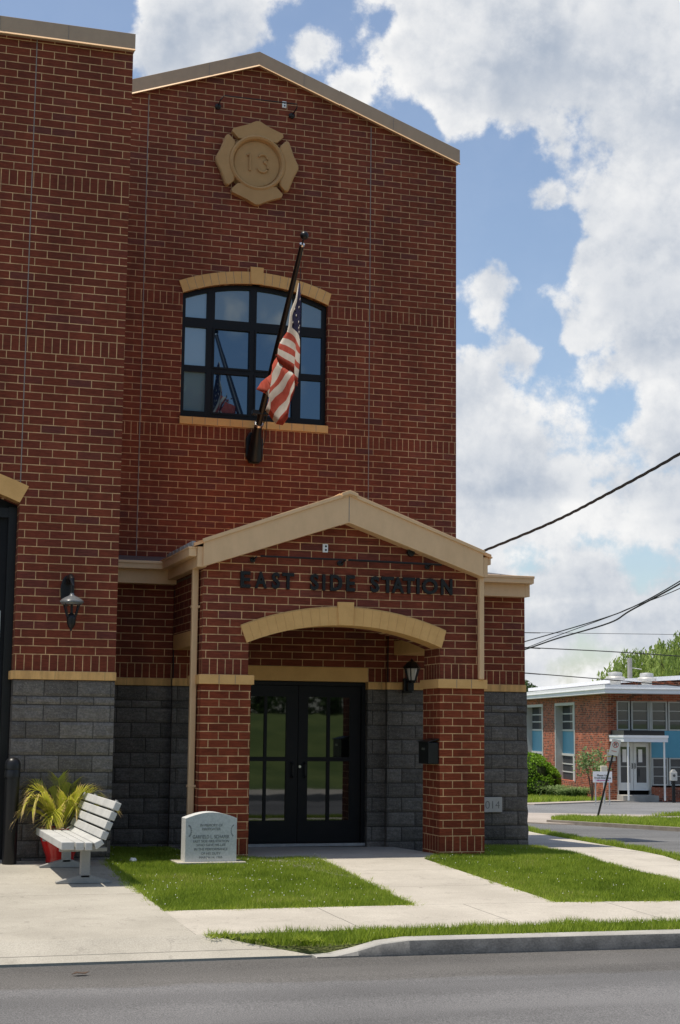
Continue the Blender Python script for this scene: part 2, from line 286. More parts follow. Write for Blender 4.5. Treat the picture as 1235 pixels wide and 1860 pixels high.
hedge_m = leafy('hedge_leaves', [(0, (.08, .17, .01)), (.5, (.17, .32, .02)), (1, (.28, .44, .04))], .4)
iris_m = leafy('strap_leaves', [(0, (.10, .17, .05)), (.5, (.18, .27, .09)), (1, (.30, .38, .18))], .4)
bark_m = mottled('bark', (.06, .045, .035), (.13, .10, .075), 8, .9, .6, 40)
flower_m = mat('white_flower', (.72, .70, .62), .8)[0]
red_pot = mottled('red_glaze', (.46, .014, .012), (.56, .022, .018), 3, .18, 0, 30, .6)
bench_m = mottled('weathered_slats', (.40, .405, .39), (.53, .53, .51), 4, .65, .25, 50)
bench_leg = mottled('bench_leg_paint', (.25, .25, .24), (.33, .325, .31), 6, .6)
granite = mottled('grey_granite', (.46, .475, .46), (.63, .635, .62), 40, .6, .15, 180)
engrave = mat('engraved_letter', (.15, .16, .16), .9)[0]
engrave_pale = mat('engraved_digit', (.16, .15, .14), .9)[0]
datestone_m = mottled('pale_date_stone', (.40, .385, .36), (.50, .48, .45), 10, .85, .2, 100)
white_paint = mottled('white_paint', (.72, .72, .71), (.80, .80, .79), 3, .5)
grey_frame = mottled('grey_frame', (.46, .46, .43), (.54, .54, .51), 3, .55)
blue_panel = mottled('blue_panel', (.09, .30, .42), (.10, .33, .46), 2, .5)
white_roof = mottled('white_fascia', (.70, .71, .73), (.80, .80, .81), 1.5, .5)
vent_m = mottled('galvanised', (.42, .41, .39), (.62, .61, .58), 6, .45, 0, 40, .5, .3)
sign_white = mat('sign_white', (.88, .86, .86), .45)[0]
sign_red = mat('sign_red', (.55, .03, .03), .45)[0]
sign_black = mat('sign_black', (.02, .02, .02), .5)[0]
sign_pink = mat('sign_magenta', (.42, .03, .24), .5)[0]
sign_yellow = mat('sign_yellow', (.42, .36, .05), .5)[0]
cable_m = mat('cable_rubber', (.012, .012, .013), .6)[0]
silver = mat('silver_metal', (.55, .55, .55), .3, 1.0)[0]
hood_m = mottled('lamp_hood_paint', (.10, .105, .11), (.13, .135, .14), 6, .22, 0, 30, .6)
frost = mat('frosted_glass', (.62, .58, .52), .4)[0]
def cloth(name, c1, c2):
    M, t, b = mat(name, None, .85, 0, .15); L = t.links
    c = MIX(t, MAPR(t, noise_n(t, objco(t), 9, 4), .3, .7, 0, 1), c1, c2); L.new(c, b.inputs['Base Color'])
    tr = N(t, 'ShaderNodeBsdfTranslucent'); L.new(c, tr.inputs['Color']); mx = N(t, 'ShaderNodeMixShader'); mx.inputs[0].default_value = .25
    L.new(b.outputs[0], mx.inputs[1]); L.new(tr.outputs[0], mx.inputs[2]); L.new(mx.outputs[0], t.nodes['Material Output'].inputs[0]); return M
flag_red = cloth('flag_red', (.42, .075, .05), (.52, .12, .085)); flag_white = cloth('flag_white', (.60, .56, .50), (.68, .64, .58)); flag_blue = cloth('flag_blue', (.018, .018, .05), (.03, .03, .075))

# ------------------------------------------------------------------ helpers
WORLD = {}
def tag(o, label=None, cat=None, group=None, kind=None):
    if label: o['label'] = label
    if cat: o['category'] = cat
    if group: o['group'] = group
    if kind: o['kind'] = kind
    return o
def thing(name, loc, label, cat, group=None, rz=0.0):
    o = bpy.data.objects.new(name, None); COL.objects.link(o); o.location = loc; o.rotation_euler = (0, 0, rz)
    o.empty_display_size = .2
    WORLD[o.name] = Vector(loc) if rz == 0.0 else Vector((0, 0, 0))   # turned things take local coordinates
    return tag(o, label, cat, group)
class MB:
    def __init__(s): s.v = []; s.f = []; s.mi = []; s.cur = 0
    def add(s, verts, faces):
        o = len(s.v); s.v += [tuple(p) for p in verts]
        for f in faces: s.f.append([i + o for i in f]); s.mi.append(s.cur)
        return s
    def box(s, x0, x1, y0, y1, z0, z1):
        v = [(x, y, z) for x in (x0, x1) for y in (y0, y1) for z in (z0, z1)]
        return s.add(v, [(0, 1, 3, 2), (4, 6, 7, 5), (0, 4, 5, 1), (2, 3, 7, 6), (0, 2, 6, 4), (1, 5, 7, 3)])
    def prism(s, poly, a, b, axis='y', holes=()):
        """polygon in (x,z) for axis y, (y,z) for axis x, (x,y) for axis z, pushed from a to b"""
        loops = [list(poly)] + [list(h) for h in holes]
        def P(q, d): return {'y': (q[0], d, q[1]), 'x': (d, q[0], q[1]), 'z': (q[0], q[1], d)}[axis]
        tris = tessellate_polygon([[Vector((q[0], q[1], 0)) for q in l] for l in loops])
        allp = [q for l in loops for q in l]; n = len(allp)
        fs = [tuple(t) for t in tris] + [tuple(i + n for i in reversed(t)) for t in tris]
        k = 0
        for l in loops:
            m_ = len(l)
            for i in range(m_): j = (i + 1) % m_; fs.append((k + i, k + j, k + j + n, k + i + n))
            k += m_
        return s.add([P(q, a) for q in allp] + [P(q, b) for q in allp], fs)
    def tube(s, pts, r, n=8, cap=True):
        pts = [Vector(p) for p in pts]; rs = r if isinstance(r, (list, tuple)) else [r] * len(pts)
        o = len(s.v); rings = []
        ref = Vector((0, 0, 1))
        for i, p in enumerate(pts):
            d = (pts[min(i + 1, len(pts) - 1)] - pts[max(i - 1, 0)]).normalized()
            rr = ref if abs(d.dot(ref)) < .95 else Vector((1, 0, 0))
            a = d.cross(rr).normalized(); b2 = d.cross(a).normalized()
            for k in range(n):
                an = 2 * math.pi * k / n; s.v.append(tuple(p + (a * math.cos(an) + b2 * math.sin(an)) * rs[i]))
        for i in range(len(pts) - 1):
            for k in range(n):
                j = (k + 1) % n; s.f.append([o + i * n + k, o + i * n + j, o + (i + 1) * n + j, o + (i + 1) * n + k]); s.mi.append(s.cur)
        if cap:
            s.f.append([o + k for k in reversed(range(n))]); s.mi.append(s.cur)
            s.f.append([o + (len(pts) - 1) * n + k for k in range(n)]); s.mi.append(s.cur)
        return s
    def lathe(s, prof, c, n=20, axis='z', rot=0.0):
        o = len(s.v)
        for r, h in prof:
            for k in range(n):
                a = rot + 2 * math.pi * k / n; x, y = r * math.cos(a), r * math.sin(a)
                s.v.append((c[0] + x, c[1] + y, c[2] + h) if axis == 'z' else (c[0] + x, c[1] + h, c[2] + y))
        for i in range(len(prof) - 1):
            for k in range(n):
                j = (k + 1) % n; s.f.append([o + i * n + k, o + i * n + j, o + (i + 1) * n + j, o + (i + 1) * n + k]); s.mi.append(s.cur)
        for e, rev in ((0, True), (len(prof) - 1, False)):
            if prof[e][0] > 1e-4: l = [o + e * n + k for k in range(n)]; s.f.append(l[::-1] if rev else l); s.mi.append(s.cur)
        return s
    def build(s, name, m, parent=None, smooth=False, bevel=0.0, local=False):
        me = bpy.data.meshes.new(name); me.from_pydata(s.v, [], s.f)
        for x in (m if isinstance(m, (list, tuple)) else [m]): me.materials.append(x)
        if isinstance(m, (list, tuple)): me.polygons.foreach_set('material_index', s.mi)
        bm = bmesh.new(); bm.from_mesh(me); bmesh.ops.recalc_face_normals(bm, faces=bm.faces); bm.to_mesh(bm and me); bm.free()
        if smooth:
            me.polygons.foreach_set('use_smooth', [True] * len(me.polygons)); me.set_sharp_from_angle(angle=R(40))
        return put(me, name, parent, bevel)
def put(me, name, parent=None, bevel=0.0):
    o = bpy.data.objects.new(name, me); COL.objects.link(o)
    if parent is not None:
        o.parent = parent; w = WORLD[parent.name]; o.location = -w; WORLD[o.name] = Vector((0, 0, 0))
    else: WORLD[o.name] = Vector((0, 0, 0))
    if bevel:
        b = o.modifiers.new('bevel', 'BEVEL'); b.width = bevel; b.segments = 2; b.limit_method = 'ANGLE'; b.angle_limit = R(40)
    return o
def single(o, loc):
    """give a one-mesh thing its origin at its base"""
    o.data.transform(Matrix.Translation(-Vector(loc))); o.location = loc; return o
def tri_mesh(name, verts, faces, m, tones=None, parent=None):
    me = bpy.data.meshes.new(name); verts = np.asarray(verts, np.float32); faces = np.asarray(faces, np.int32)
    k = faces.shape[1]
    me.vertices.add(len(verts)); me.vertices.foreach_set('co', verts.ravel())
    me.loops.add(faces.size); me.loops.foreach_set('vertex_index', faces.ravel())
    me.polygons.add(len(faces)); me.polygons.foreach_set('loop_start', np.arange(0, faces.size, k, dtype=np.int32))
    me.update(calc_edges=True); me.materials.append(m)
    if tones is not None:
        a = me.attributes.new('tone', 'FLOAT', 'POINT'); a.data.foreach_set('value', np.asarray(tones, np.float32))
    return put(me, name, parent)
def text_mesh(s, size, x0, x1, z0, z1, y, depth, bold=0.0, fit=True):
    """one line of lettering standing on a wall facing -Y, filling the given box"""
    c = bpy.data.curves.new('t', 'FONT'); c.body = s; c.size = 1; c.extrude = .5; c.offset = bold; c.resolution_u = 6
    o = bpy.data.objects.new('t', c); COL.objects.link(o); bpy.context.view_layer.update()
    me = bpy.data.meshes.new_from_object(o.evaluated_get(bpy.context.evaluated_depsgraph_get()))
    bpy.data.objects.remove(o); bpy.data.curves.remove(c)
    co = np.empty(len(me.vertices) * 3); me.vertices.foreach_get('co', co); co = co.reshape(-1, 3)
    mn, mx = co.min(0), co.max(0); sx = (x1 - x0) / (mx[0] - mn[0]); sz = (z1 - z0) / (mx[1] - mn[1])
    n = np.empty_like(co); n[:, 0] = x0 + (co[:, 0] - mn[0]) * sx; n[:, 2] = z0 + (co[:, 1] - mn[1]) * sz; n[:, 1] = y - (co[:, 2] + .5) * depth
    me.vertices.foreach_set('co', n.ravel()); me.update(); return me
def arc(cx, cz, r, x0, x1, n=24):
    return [(x, cz + math.sqrt(r * r - (x - cx) ** 2)) for x in np.linspace(x0, x1, n)]

# ------------------------------------------------------------------ terrain
FH = (0.29070, 0.95681)
def H(x, y):
    zf = -2.27 + (.0215 * y if y < 0 else 0)
    return min(zf, -2.33 - .0264 * ((x - CO.x) * FH[0] + (y - CO.y) * FH[1] - 23.4))
ROADZ = lambda x, y: H(x, -6.5) - .13 - .012 * min(max(-6.6 - y, 0), 5)
def drape(name, poly, m, dz=0.0, zf=None, cell=.8, thick=.0, kind='structure'):
    """a sheet cut from a grid so that it follows the slope of the ground"""
    bm = bmesh.new()
    vs = [bm.verts.new((p[0], p[1], 0)) for p in poly]; bm.faces.new(vs)
    bmesh.ops.triangulate(bm, faces=bm.faces)
    xs = [p[0] for p in poly]; ys = [p[1] for p in poly]
    for ax, lo, hi in ((0, min(xs), max(xs)), (1, min(ys), max(ys))):
        n = int((hi - lo) / cell)
        for i in range(1, n + 1):
            co = [0, 0, 0]; no = [0, 0, 0]; co[ax] = lo + i * cell; no[ax] = 1
            bmesh.ops.bisect_plane(bm, geom=bm.verts[:] + bm.edges[:] + bm.faces[:], plane_co=co, plane_no=no)
    for v in bm.verts: v.co.z = (zf or H)(v.co.x, v.co.y) + dz
    if thick:
        ed = [e for e in bm.edges if e.is_boundary]
        r = bmesh.ops.extrude_edge_only(bm, edges=ed)
        for g in r['geom']:
            if isinstance(g, bmesh.types.BMVert): g.co.z -= thick
    bmesh.ops.recalc_face_normals(bm, faces=bm.faces)
    me = bpy.data.meshes.new(name); bm.to_mesh(me); bm.free(); me.materials.append(m)
    o = put(me, name)
    if sum(p.normal.z * p.area for p in me.polygons) < 0: me.flip_normals()
    if kind: o['kind'] = kind
    return o
drape('ground', [(-400, -30), (400, -30), (400, 500), (-400, 500)], ground_m, -.34, cell=25)
drape('road', [(-120, -17.2), (120, -17.2), (120, -6.60), (-120, -6.60)], asphalt_m, 0, ROADZ, cell=1.1 if False else 2.2)
drape('driveway', [(-14, .45), (-14, -5.9), (-.2, -5.9), (-.17, -3.0), (-.05, -.25), (-.05, .45)], concrete_drive, 0, cell=.7, thick=.25)
def apron_z(x, y):
    t = min(max((-6.07 - y) / .38, 0), 1); return H(x, y) * (1 - t) + (ROADZ(x, -6.6) + .004) * t
drape('driveway_apron', [(-14, -5.9), (-14, -6.32), (.78, -6.50), (-.12, -6.07), (-.2, -5.9)], concrete_drive, 0, apron_z, cell=.3, thick=.2)
drape('sidewalk', [(-.2, -6.05), (6.6, -6.05), (6.6, -4.72), (5.05, -4.72), (3.80, -4.60), (2.27, -4.56), (-.19, -4.56)], concrete, 0, cell=.7, thick=.25)
drape('entrance_path', [(2.29, -4.565), (3.79, -4.605), (3.84, -2.5), (3.9, -.42), (4.3, -.30), (4.3, 2.25), (1.72, 2.25), (1.72, -.02), (2.60, -.06), (2.42, -2.5)], concrete_walk, 0.001, cell=.7, thick=.25)
drape('side_sidewalk', [(6.6, -4.73), (6.4, -4.73), (6.02, -3.13), (6.02, -1.5), (6.50, 2.3), (8.4, 12), (10, 20), (11.6, 20), (9.9, 12.2), (8.51, 6.34), (7.11, -1.17), (6.62, -4.0)], concrete_walk, 0.0, cell=.7, thick=.25)
drape('pavement', [(6.2, -6.68), (6.78, -6.68), (7.0, -4.6), (7.06, -3.0), (6.66, -3.6), (6.61, -4.72), (6.61, -6.06), (6.2, -6.06)], concrete, .002, cell=.7, thick=.3)
# kerb: dips to the road at the driveway
kb = MB(); secs = []
for x in [.70, .85, 1.05, 1.25, 1.5, 2.2, 3, 4, 5, 5.8, 6.3]:
    t = min(max((x - .74) / .72, 0), 1); t = t * t * (3 - 2 * t); zr = ROADZ(x, -6.6); top = zr + .008 + (H(x, -6.5) - zr - .004) * t
    y0 = -6.50 - .03 * (x - .7); secs.append([(x, y0 - .15, zr - .1), (x, y0 - .15 - .012, zr + .01), (x, y0 - .135, top - .014), (x, y0 - .115, top), (x, y0 + .03, top), (x, y0 + .03, zr - .1)])
for i in range(len(secs) - 1): kb.add(secs[i] + secs[i + 1], [(k, (k + 1) % 6, (k + 1) % 6 + 6, k + 6) for k in range(6)])
kb.add(secs[0], [tuple(range(6))]); kb.add(secs[-1], [tuple(range(6))])
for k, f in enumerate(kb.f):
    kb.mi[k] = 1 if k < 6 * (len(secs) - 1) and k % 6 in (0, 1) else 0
tag(kb.build('kerb', [kerb_m, kerb_face_shaded], None, True), kind='structure')
# far side of the street, seen in the door glass
OPPZ = lambda x, y: -2.42
tag(MB().box(-120, 120, -17.35, -17.15, -3.0, -2.42).build('kerb', kerb_m), kind='structure')
drape('sidewalk', [(-120, -20.6), (120, -20.6), (120, -17.36), (-120, -17.36)], concrete, 0, OPPZ, cell=15)
BANKZ = lambda x, y: -2.43 + 2.25 * (lambda t: t * t * (3 - 2 * t))(min(max((-20.6 - y) / 12.0, 0), 1))
drape('grass_bank', [(-120, -60), (120, -60), (120, -20.6), (-120, -20.6)], ground_m, 0, BANKZ, cell=4)
drape('gravel_lane', [(-120, -36.5), (120, -36.5), (120, -33.2), (-120, -33.2)], asphalt_pale, .02, BANKZ, cell=4)
# across the side street
drape('side_street', [(6.7, -6.6), (9.5, -6.6), (40, -6.6), (40, 20), (34, 47), (24, 70), (14, 70), (9.41, 8.96), (8.92, 7.03), (7.42, -.6)], asphalt_far, -.055, cell=2.5)
drape('parking_lane', [(14.45, 20.6), (17.98, 18.5), (24, 22), (34, 46), (31.2, 45), (27.7, 39.1), (18.9, 30.6), (15, 27)], asphalt_pale, -.04, cell=2.5)
drape('pavement', [(11.46, 12.5), (12.0, 11.9), (12.6, 14.6), (13.4, 15.75), (15.6, 16.6), (17.57, 17.71), (17.98, 18.5), (14.45, 20.6), (13.0, 20.6), (10.5, 16)], pave_far, -.03, cell=2.5, thick=.12)
drape('pavement', [(13.4, 15.60), (15.42, 13.82), (19, 13.5), (21, 19), (17.57, 17.70), (15.6, 16.58)], pave_far, -.028, cell=2.5, thick=.12)
drape('kerb', [(18.9, 30.0), (27.8, 38.6), (33.5, 46), (31.4, 46), (27.6, 39.4), (18.6, 31.2)], pave_far, 0.0, cell=2.5, thick=.15)
kf = MB()
kpts = [(11.70, 13.1), (12.05, 11.0), (12.45, 8.4), (12.9, 5.5), (13.5, 2)]
for (xa, ya), (xb, yb) in zip(kpts[:-1], kpts[1:]):
    za, zb = H(xa, ya), H(xb, yb); w = .16
    kf.add([(xa, ya, za - .2), (xb, yb, zb - .2), (xb, yb, zb + .02), (xa, ya, za + .02), (xa + w, ya + .03, za - .2), (xb + w, yb + .03, zb - .2), (xb + w, yb + .03, zb + .02), (xa + w, ya + .03, za + .02)], [(0, 1, 2, 3), (4, 7, 6, 5), (3, 2, 6, 7), (0, 3, 7, 4), (1, 5, 6, 2)])
tag(kf.build('kerb', mottled('old_kerb', (.17, .145, .12), (.28, .25, .21), 4, .9, .3)), kind='structure')

# ------------------------------------------------------------------ lawns
def inside(poly, x, y):
    r = np.zeros(len(x), bool); n = len(poly); j = n - 1
    for i in range(n):
        xi, yi = poly[i]; xj, yj = poly[j]
        with np.errstate(divide='ignore', invalid='ignore'):
            c = ((yi > y) != (yj > y)) & (x < (xj - xi) * (y - yi) / (yj - yi + 1e-12) + xi)
        r ^= c; j = i
    return r
HV = np.vectorize(H)
def blades(poly, n, h=.06, w=.006, edge=0.0):
    xs = [p[0] for p in poly]; ys = [p[1] for p in poly]
    x = rng.uniform(min(xs), max(xs), n); y = rng.uniform(min(ys), max(ys), n)
    # thin and thick patches
    k = inside(poly, x, y); x, y = x[k], y[k]
    pat = np.array([noise.noise((a * 2.3, b * 2.3, 0)) for a, b in zip(x, y)])
    k = rng.uniform(0, 1, len(x)) < np.clip(.85 + .5 * pat, .3, 1); x, y, pat = x[k], y[k], pat[k]
    n = len(x); z = HV(x, y) - .03
    hh = h * rng.uniform(.55, 1.35, n) * (1 + .5 * pat); a = rng.uniform(0, 2 * np.pi, n); ln = rng.uniform(.25, 1.25, n) * hh; la = rng.uniform(0, 2 * np.pi, n)
    ww = w * rng.uniform(.7, 1.3, n)
    b0 = np.stack([x - np.cos(a) * ww, y - np.sin(a) * ww, z], 1); b1 = np.stack([x + np.cos(a) * ww, y + np.sin(a) * ww, z], 1)
    tp = np.stack([x + np.cos(la) * ln, y + np.sin(la) * ln, z + .03 + hh], 1)
    V = np.stack([b0, b1, tp], 1).reshape(-1, 3); F = np.arange(3 * n).reshape(-1, 3)
    pat2 = np.array([noise.noise((a * .9, b * .9, 7)) for a, b in zip(x, y)])
    T = np.repeat(np.clip(.44 + .25 * pat + .38 * pat2 + rng.normal(0, .18, n), 0, 1), 3)
    return V, F, T
LAWN1 = [(-.20, -4.58), (2.29, -4.58), (2.42, -2.5), (2.60, -.06), (1.76, -.02), (1.76, .68), (1.09, .68), (1.09, 2.02), (.0, 2.02), (.0, -.02), (-.05, -.02), (-.17, -1.5), (-.17, -3.0)]
LAWN2 = [(3.78, -4.62), (5.05, -4.74), (6.40, -4.74), (6.02, -3.13), (6.02, -1.5), (6.49, 2.02), (4.92, 2.02), (4.92, .0), (4.25, -.02), (3.9, -.42), (3.84, -2.5)]
STRIP = [(-.12, -6.07), (6.3, -6.06), (6.3, -6.64), (1.5, -6.50), (.80, -6.46)]
SIDE = [(7.11, -1.17), (8.51, 6.34), (9.9, 12.2), (10.4, 12.2), (9.41, 8.96), (8.92, 7.03), (7.42, -.6), (7.05, -3.0), (6.7, -3.5)]
ISLE = [(11.86, 13.1), (12.2, 11.0), (12.6, 8.4), (13.1, 5.5), (16, 5.5), (18.5, 11.5), (15.42, 13.8), (13.3, 15.5), (12.5, 14.6)]
ISLE2 = [(16.3, 17.1), (17.57, 17.75), (20.5, 19.6), (19.6, 20.2), (17.98, 18.5)]
FARLAWN = [(18.5, 31.3), (27.5, 39.6), (26.2, 40.5), (25.2, 37.8), (24.0, 38), (24, 62), (14, 62)]
for P, nm in ((LAWN1, 'lawn_soil'), (LAWN2, 'lawn_soil'), (STRIP, 'lawn_soil'), (SIDE, 'lawn_soil'), (ISLE, 'lawn_soil'), (ISLE2, 'lawn_soil')):
    zf = None
    if P is STRIP: zf = lambda x, y: H(x, y) if x > 1.4 else min(H(x, y), apron_z(x, y) + .01)
    drape(nm, P, soil_m, -.018, zf, cell=.7 if P in (LAWN1, LAWN2, STRIP) else 1.5, thick=.2)
drape('lawn_soil', FARLAWN, ground_m, -.01, cell=2.5)
def grass(name, poly, dens, h, w, zmod=None):
    xs = [p[0] for p in poly]; ys = [p[1] for p in poly]
    V, F, T = blades(poly, int(dens * (max(xs) - min(xs)) * (max(ys) - min(ys))), h, w)
    if zmod:
        V[:, 2] = zmod(V)
    o = tri_mesh(name, V, F, grass_m, T); o['kind'] = 'stuff'; return o
g1 = grass('grass', LAWN1, 7500, .031, .0052); tag(g1, 'short green lawn with clover around the memorial stone', 'grass')
g2 = grass('grass', LAWN2, 7000, .032, .0052); tag(g2, 'short green lawn right of the entrance path', 'grass')
def strip_z(V):
    x = V[:, 0]; t = np.clip((x + .12) / 1.5, 0, 1); return V[:, 2] - (1 - t) * np.clip((-6.05 - V[:, 1]) / .45, 0, 1) * .11
g3 = grass('grass', STRIP, 6000, .052, .0055, strip_z); tag(g3, 'longer ragged grass strip between sidewalk and kerb', 'grass')
g4 = grass('grass', SIDE, 3000, .055, .008); tag(g4, 'narrow weedy grass strip along the side street', 'grass')
g5 = grass('grass', ISLE, 1100, .08, .012); tag(g5, 'grass island around the leaning no parking sign', 'grass')
g6 = grass('grass', FARLAWN, 420, .13, .022); tag(g6, 'lawn in front of the low brick school building', 'grass')
g7 = grass('grass', ISLE2, 900, .08, .014); tag(g7, 'small grass wedge beside the pale parking lane', 'grass')
def edge_tufts(segs, n, name, label):
    V = []; F = []; T = []
    for i in range(n):
        a, b = segs[rng.integers(len(segs))]; t = rng.uniform(); x = a[0] + (b[0] - a[0]) * t + rng.normal(0, .035); y = a[1] + (b[1] - a[1]) * t + rng.normal(0, .035)
        if noise.noise((x * 1.7, y * 1.7, 5)) < -.15: continue
        for k in range(rng.integers(4, 10)):
            h = rng.uniform(.025, .075); an = rng.uniform(0, 6.28); l = rng.uniform(.02, .09); q = rng.uniform(0, 6.28); z = H(x, y) - .02
            V += [(x - .004 * math.cos(an), y - .004 * math.sin(an), z), (x + .004 * math.cos(an), y + .004 * math.sin(an), z), (x + l * math.cos(q), y + l * math.sin(q), z + h)]; T += [rng.uniform(.3, .9)] * 3
    F = np.arange(len(V)).reshape(-1, 3); o = tri_mesh(name, V, F, grass_m, T); tag(o, label, 'grass', kind='stuff')
def segs(p, idx): return [(p[i], p[(i + 1) % len(p)]) for i in idx]
edge_tufts(segs(LAWN1, [0, 1, 2, 10, 11, 12]) + segs(LAWN2, [0, 1, 8, 9, 10]) + segs(STRIP, [0, 4, 4]), 900, 'grass_tufts', 'ragged tufts of grass leaning over the concrete edges')
# clover heads
V = []; F = []
for poly, n in ((LAWN1, 260), (LAWN2, 140), (STRIP, 40), (FARLAWN, 120)):
    xs = [p[0] for p in poly]; ys = [p[1] for p in poly]
    x = rng.uniform(min(xs), max(xs), n * 3); y = rng.uniform(min(ys), max(ys), n * 3); k = inside(poly, x, y); x, y = x[k][:n], y[k][:n]
    for a, b in zip(x, y):
        if noise.noise((a * 1.1, b * 1.1, 9)) < -.08: continue
        z = H(a, b) + rng.uniform(.03, .065); r = rng.uniform(.0035, .007) * (1.8 if poly is FARLAWN else 1); o = len(V)
        V += [(a + r, b, z), (a, b + r, z), (a - r, b, z), (a, b - r, z), (a, b, z + r), (a, b, z - r * .8)]
        F += [(o, o + 1, o + 4), (o + 1, o + 2, o + 4), (o + 2, o + 3, o + 4), (o + 3, o, o + 4), (o + 1, o, o + 5), (o + 2, o + 1, o + 5), (o + 3, o + 2, o + 5), (o, o + 3, o + 5)]
tag(tri_mesh('clover_flowers', V, F, flower_m), 'white clover heads scattered through the lawns', 'flowers', kind='stuff')

# ------------------------------------------------------------------ fire station
ST = thing('fire_station', (2.9, 0, -2.27), 'dark red brick fire station with gabled tower and arched entrance porch', 'building')
def part(mb, name, m, smooth=False, bevel=0.0, parent=None): return mb.build(name, m, parent or ST, smooth, bevel)
def cmu(x0, x1, y, zbot, ztop=-U, depth=.03, end_r=False, end_l=False):
    """split-face block front: every block bulges out of its joints; facing -Y"""
    mb = MB(); rows = []; z = ztop; k = 0
    while z > zbot + .01:
        h = U if k == 1 else 2 * U; rows.append((max(z - h, zbot), z)); z -= h; k += 1
    bw = .4064; nx = max(2, int((x1 - x0) / .034)); xs = np.linspace(x0, x1, nx + 1); zs = []
    for a, b in rows:
        n = 5 if b - a > .15 else 3; zs += list(np.linspace(b, a, n + 1)[:-1])
    zs.append(rows[-1][0]); zs = np.array(zs)
    def dep(x, z):
        for i, (a, b) in enumerate(rows):
            if a - 1e-6 <= z <= b + 1e-6: break
        f = ((x + .05) / bw + (.5 if i % 2 else 0)) % 1.0; dx = min(f, 1 - f) * bw; dz = min(z - a, b - z)
        e = min(max(min(dx, dz) / .022, 0), 1); nz = noise.noise((x * 6, z * 6, y + 3)) * .6 + noise.noise((x * 17, z * 17, y)) * .35
        if end_r and x > x1 - .02: e = max(e, .3)
        return -(e * (.010 + depth * .55 * (nz + .55)))
    g = [[(x, y + dep(x, z), z) for x in xs] for z in zs]
    ex = [0.0] * len(zs)
    V = [p for r in g for p in r]; w = nx + 1
    if end_r:     # ragged outer corner
        for r in range(len(zs)):
            i = r * w + nx; ex = .02 + .035 * max(0, noise.noise((3.1, zs[r] * 5, 1)) + .4) * (1 if True else 0); V[i] = (x1 + ex, y - .004, zs[r])
    mb.add(V, [(r * w + c, r * w + c + 1, (r + 1) * w + c + 1, (r + 1) * w + c) for r in range(len(zs) - 1) for c in range(nx)])
    # returns and back
    for side, c in ((0, 0), (1, nx)):
        o = [V[r * w + c] for r in range(len(zs))]; b = [(p[0], y + .25, p[2]) for p in o]; n = len(o)
        mb.add(o + b, [(i, i + 1, n + i + 1, n + i) for i in range(n - 1)])
    mb.add([V[c] for c in (0, nx)] + [(x1, y + .25, ztop), (x0, y + .25, ztop)], [(0, 1, 2, 3)])
    return mb
BASEZ = -2.6
# --- engine bay block at the left
BX0 = -4.88; bcx, bcz = -3.06, -2.23
intr = arc(bcx, bcz, 4.66, BX0, -1.24)
part(MB().prism([(-1.24, 0), (0, 0), (0, 8.12), (-9, 8.12), (-9, 0), (BX0, 0)] + intr[:], 0, .40), 'engine_bay_wall', brick_bay)
part(MB().box(-9, -.002, .402, 12, BASEZ, 8.118), 'engine_bay_body', brick_bay)
part(cmu(-1.235, 0, .012, BASEZ), 'block_base', split_block)
part(MB().box(-1.23, -.01, .27, .40, BASEZ, -U), 'block_backing', split_block)
part(cmu(-9, BX0, .012, BASEZ), 'block_base', split_block)
part(MB().box(-1.275, .012, -.03, .401, -U, 0), 'stone_band', stone_band_m, bevel=.006)
part(MB().box(-9, BX0 + .03, -.03, .401, -U, 0), 'stone_band', stone_band_m, bevel=.006)
ex_ = arc(bcx, bcz, 4.89, BX0 - .10, -1.135)
part(MB().prism(ex_ + intr[::-1], -.022, .20), 'arch_trim', stone)
part(MB().box(-9.1, .012, -.085, .05, 8.06, 8.28).box(-9.1, .012, .05, 12, 8.119, 8.26), 'coping', coping_m, bevel=.004)
part(MB().prism([(-.084, 8.078), (-.108, 8.046), (-.084, 8.046)], -9.1, .012, 'x'), 'coping_hem', trim)
part(MB().box(-1.246, -1.234, -.003, .01, 2.30, 8.06), 'control_joint', joint_m)
bd = part(MB().prism([(BX0, BASEZ), (-1.24, BASEZ)] + arc(bcx, bcz, 4.66, BX0, -1.24)[::-1], .33, .395), 'engine_bay_door', black_frame)
part(MB().box(-1.345, -1.242, .25, .329, BASEZ, 2.03).box(BX0, -1.346, .25, .329, 1.9, 2.02), 'door_track', black_m, parent=bd)
for z0, z1 in ((-.02, .735), (-.80, -.09), (-1.5, -.87)):
    for k in range(4):
        x1 = -1.40 - k * .86; part(MB().box(x1 - .76, x1, .318, .329, z0, z1), 'window_pane', glass_door, parent=bd)
        part(MB().box(x1, x1 + .008, .312, .329, z0, z1).box(x1 - .76, x1 + .008, .312, .329, z1, z1 + .008), 'pane_bead', silver, parent=bd)
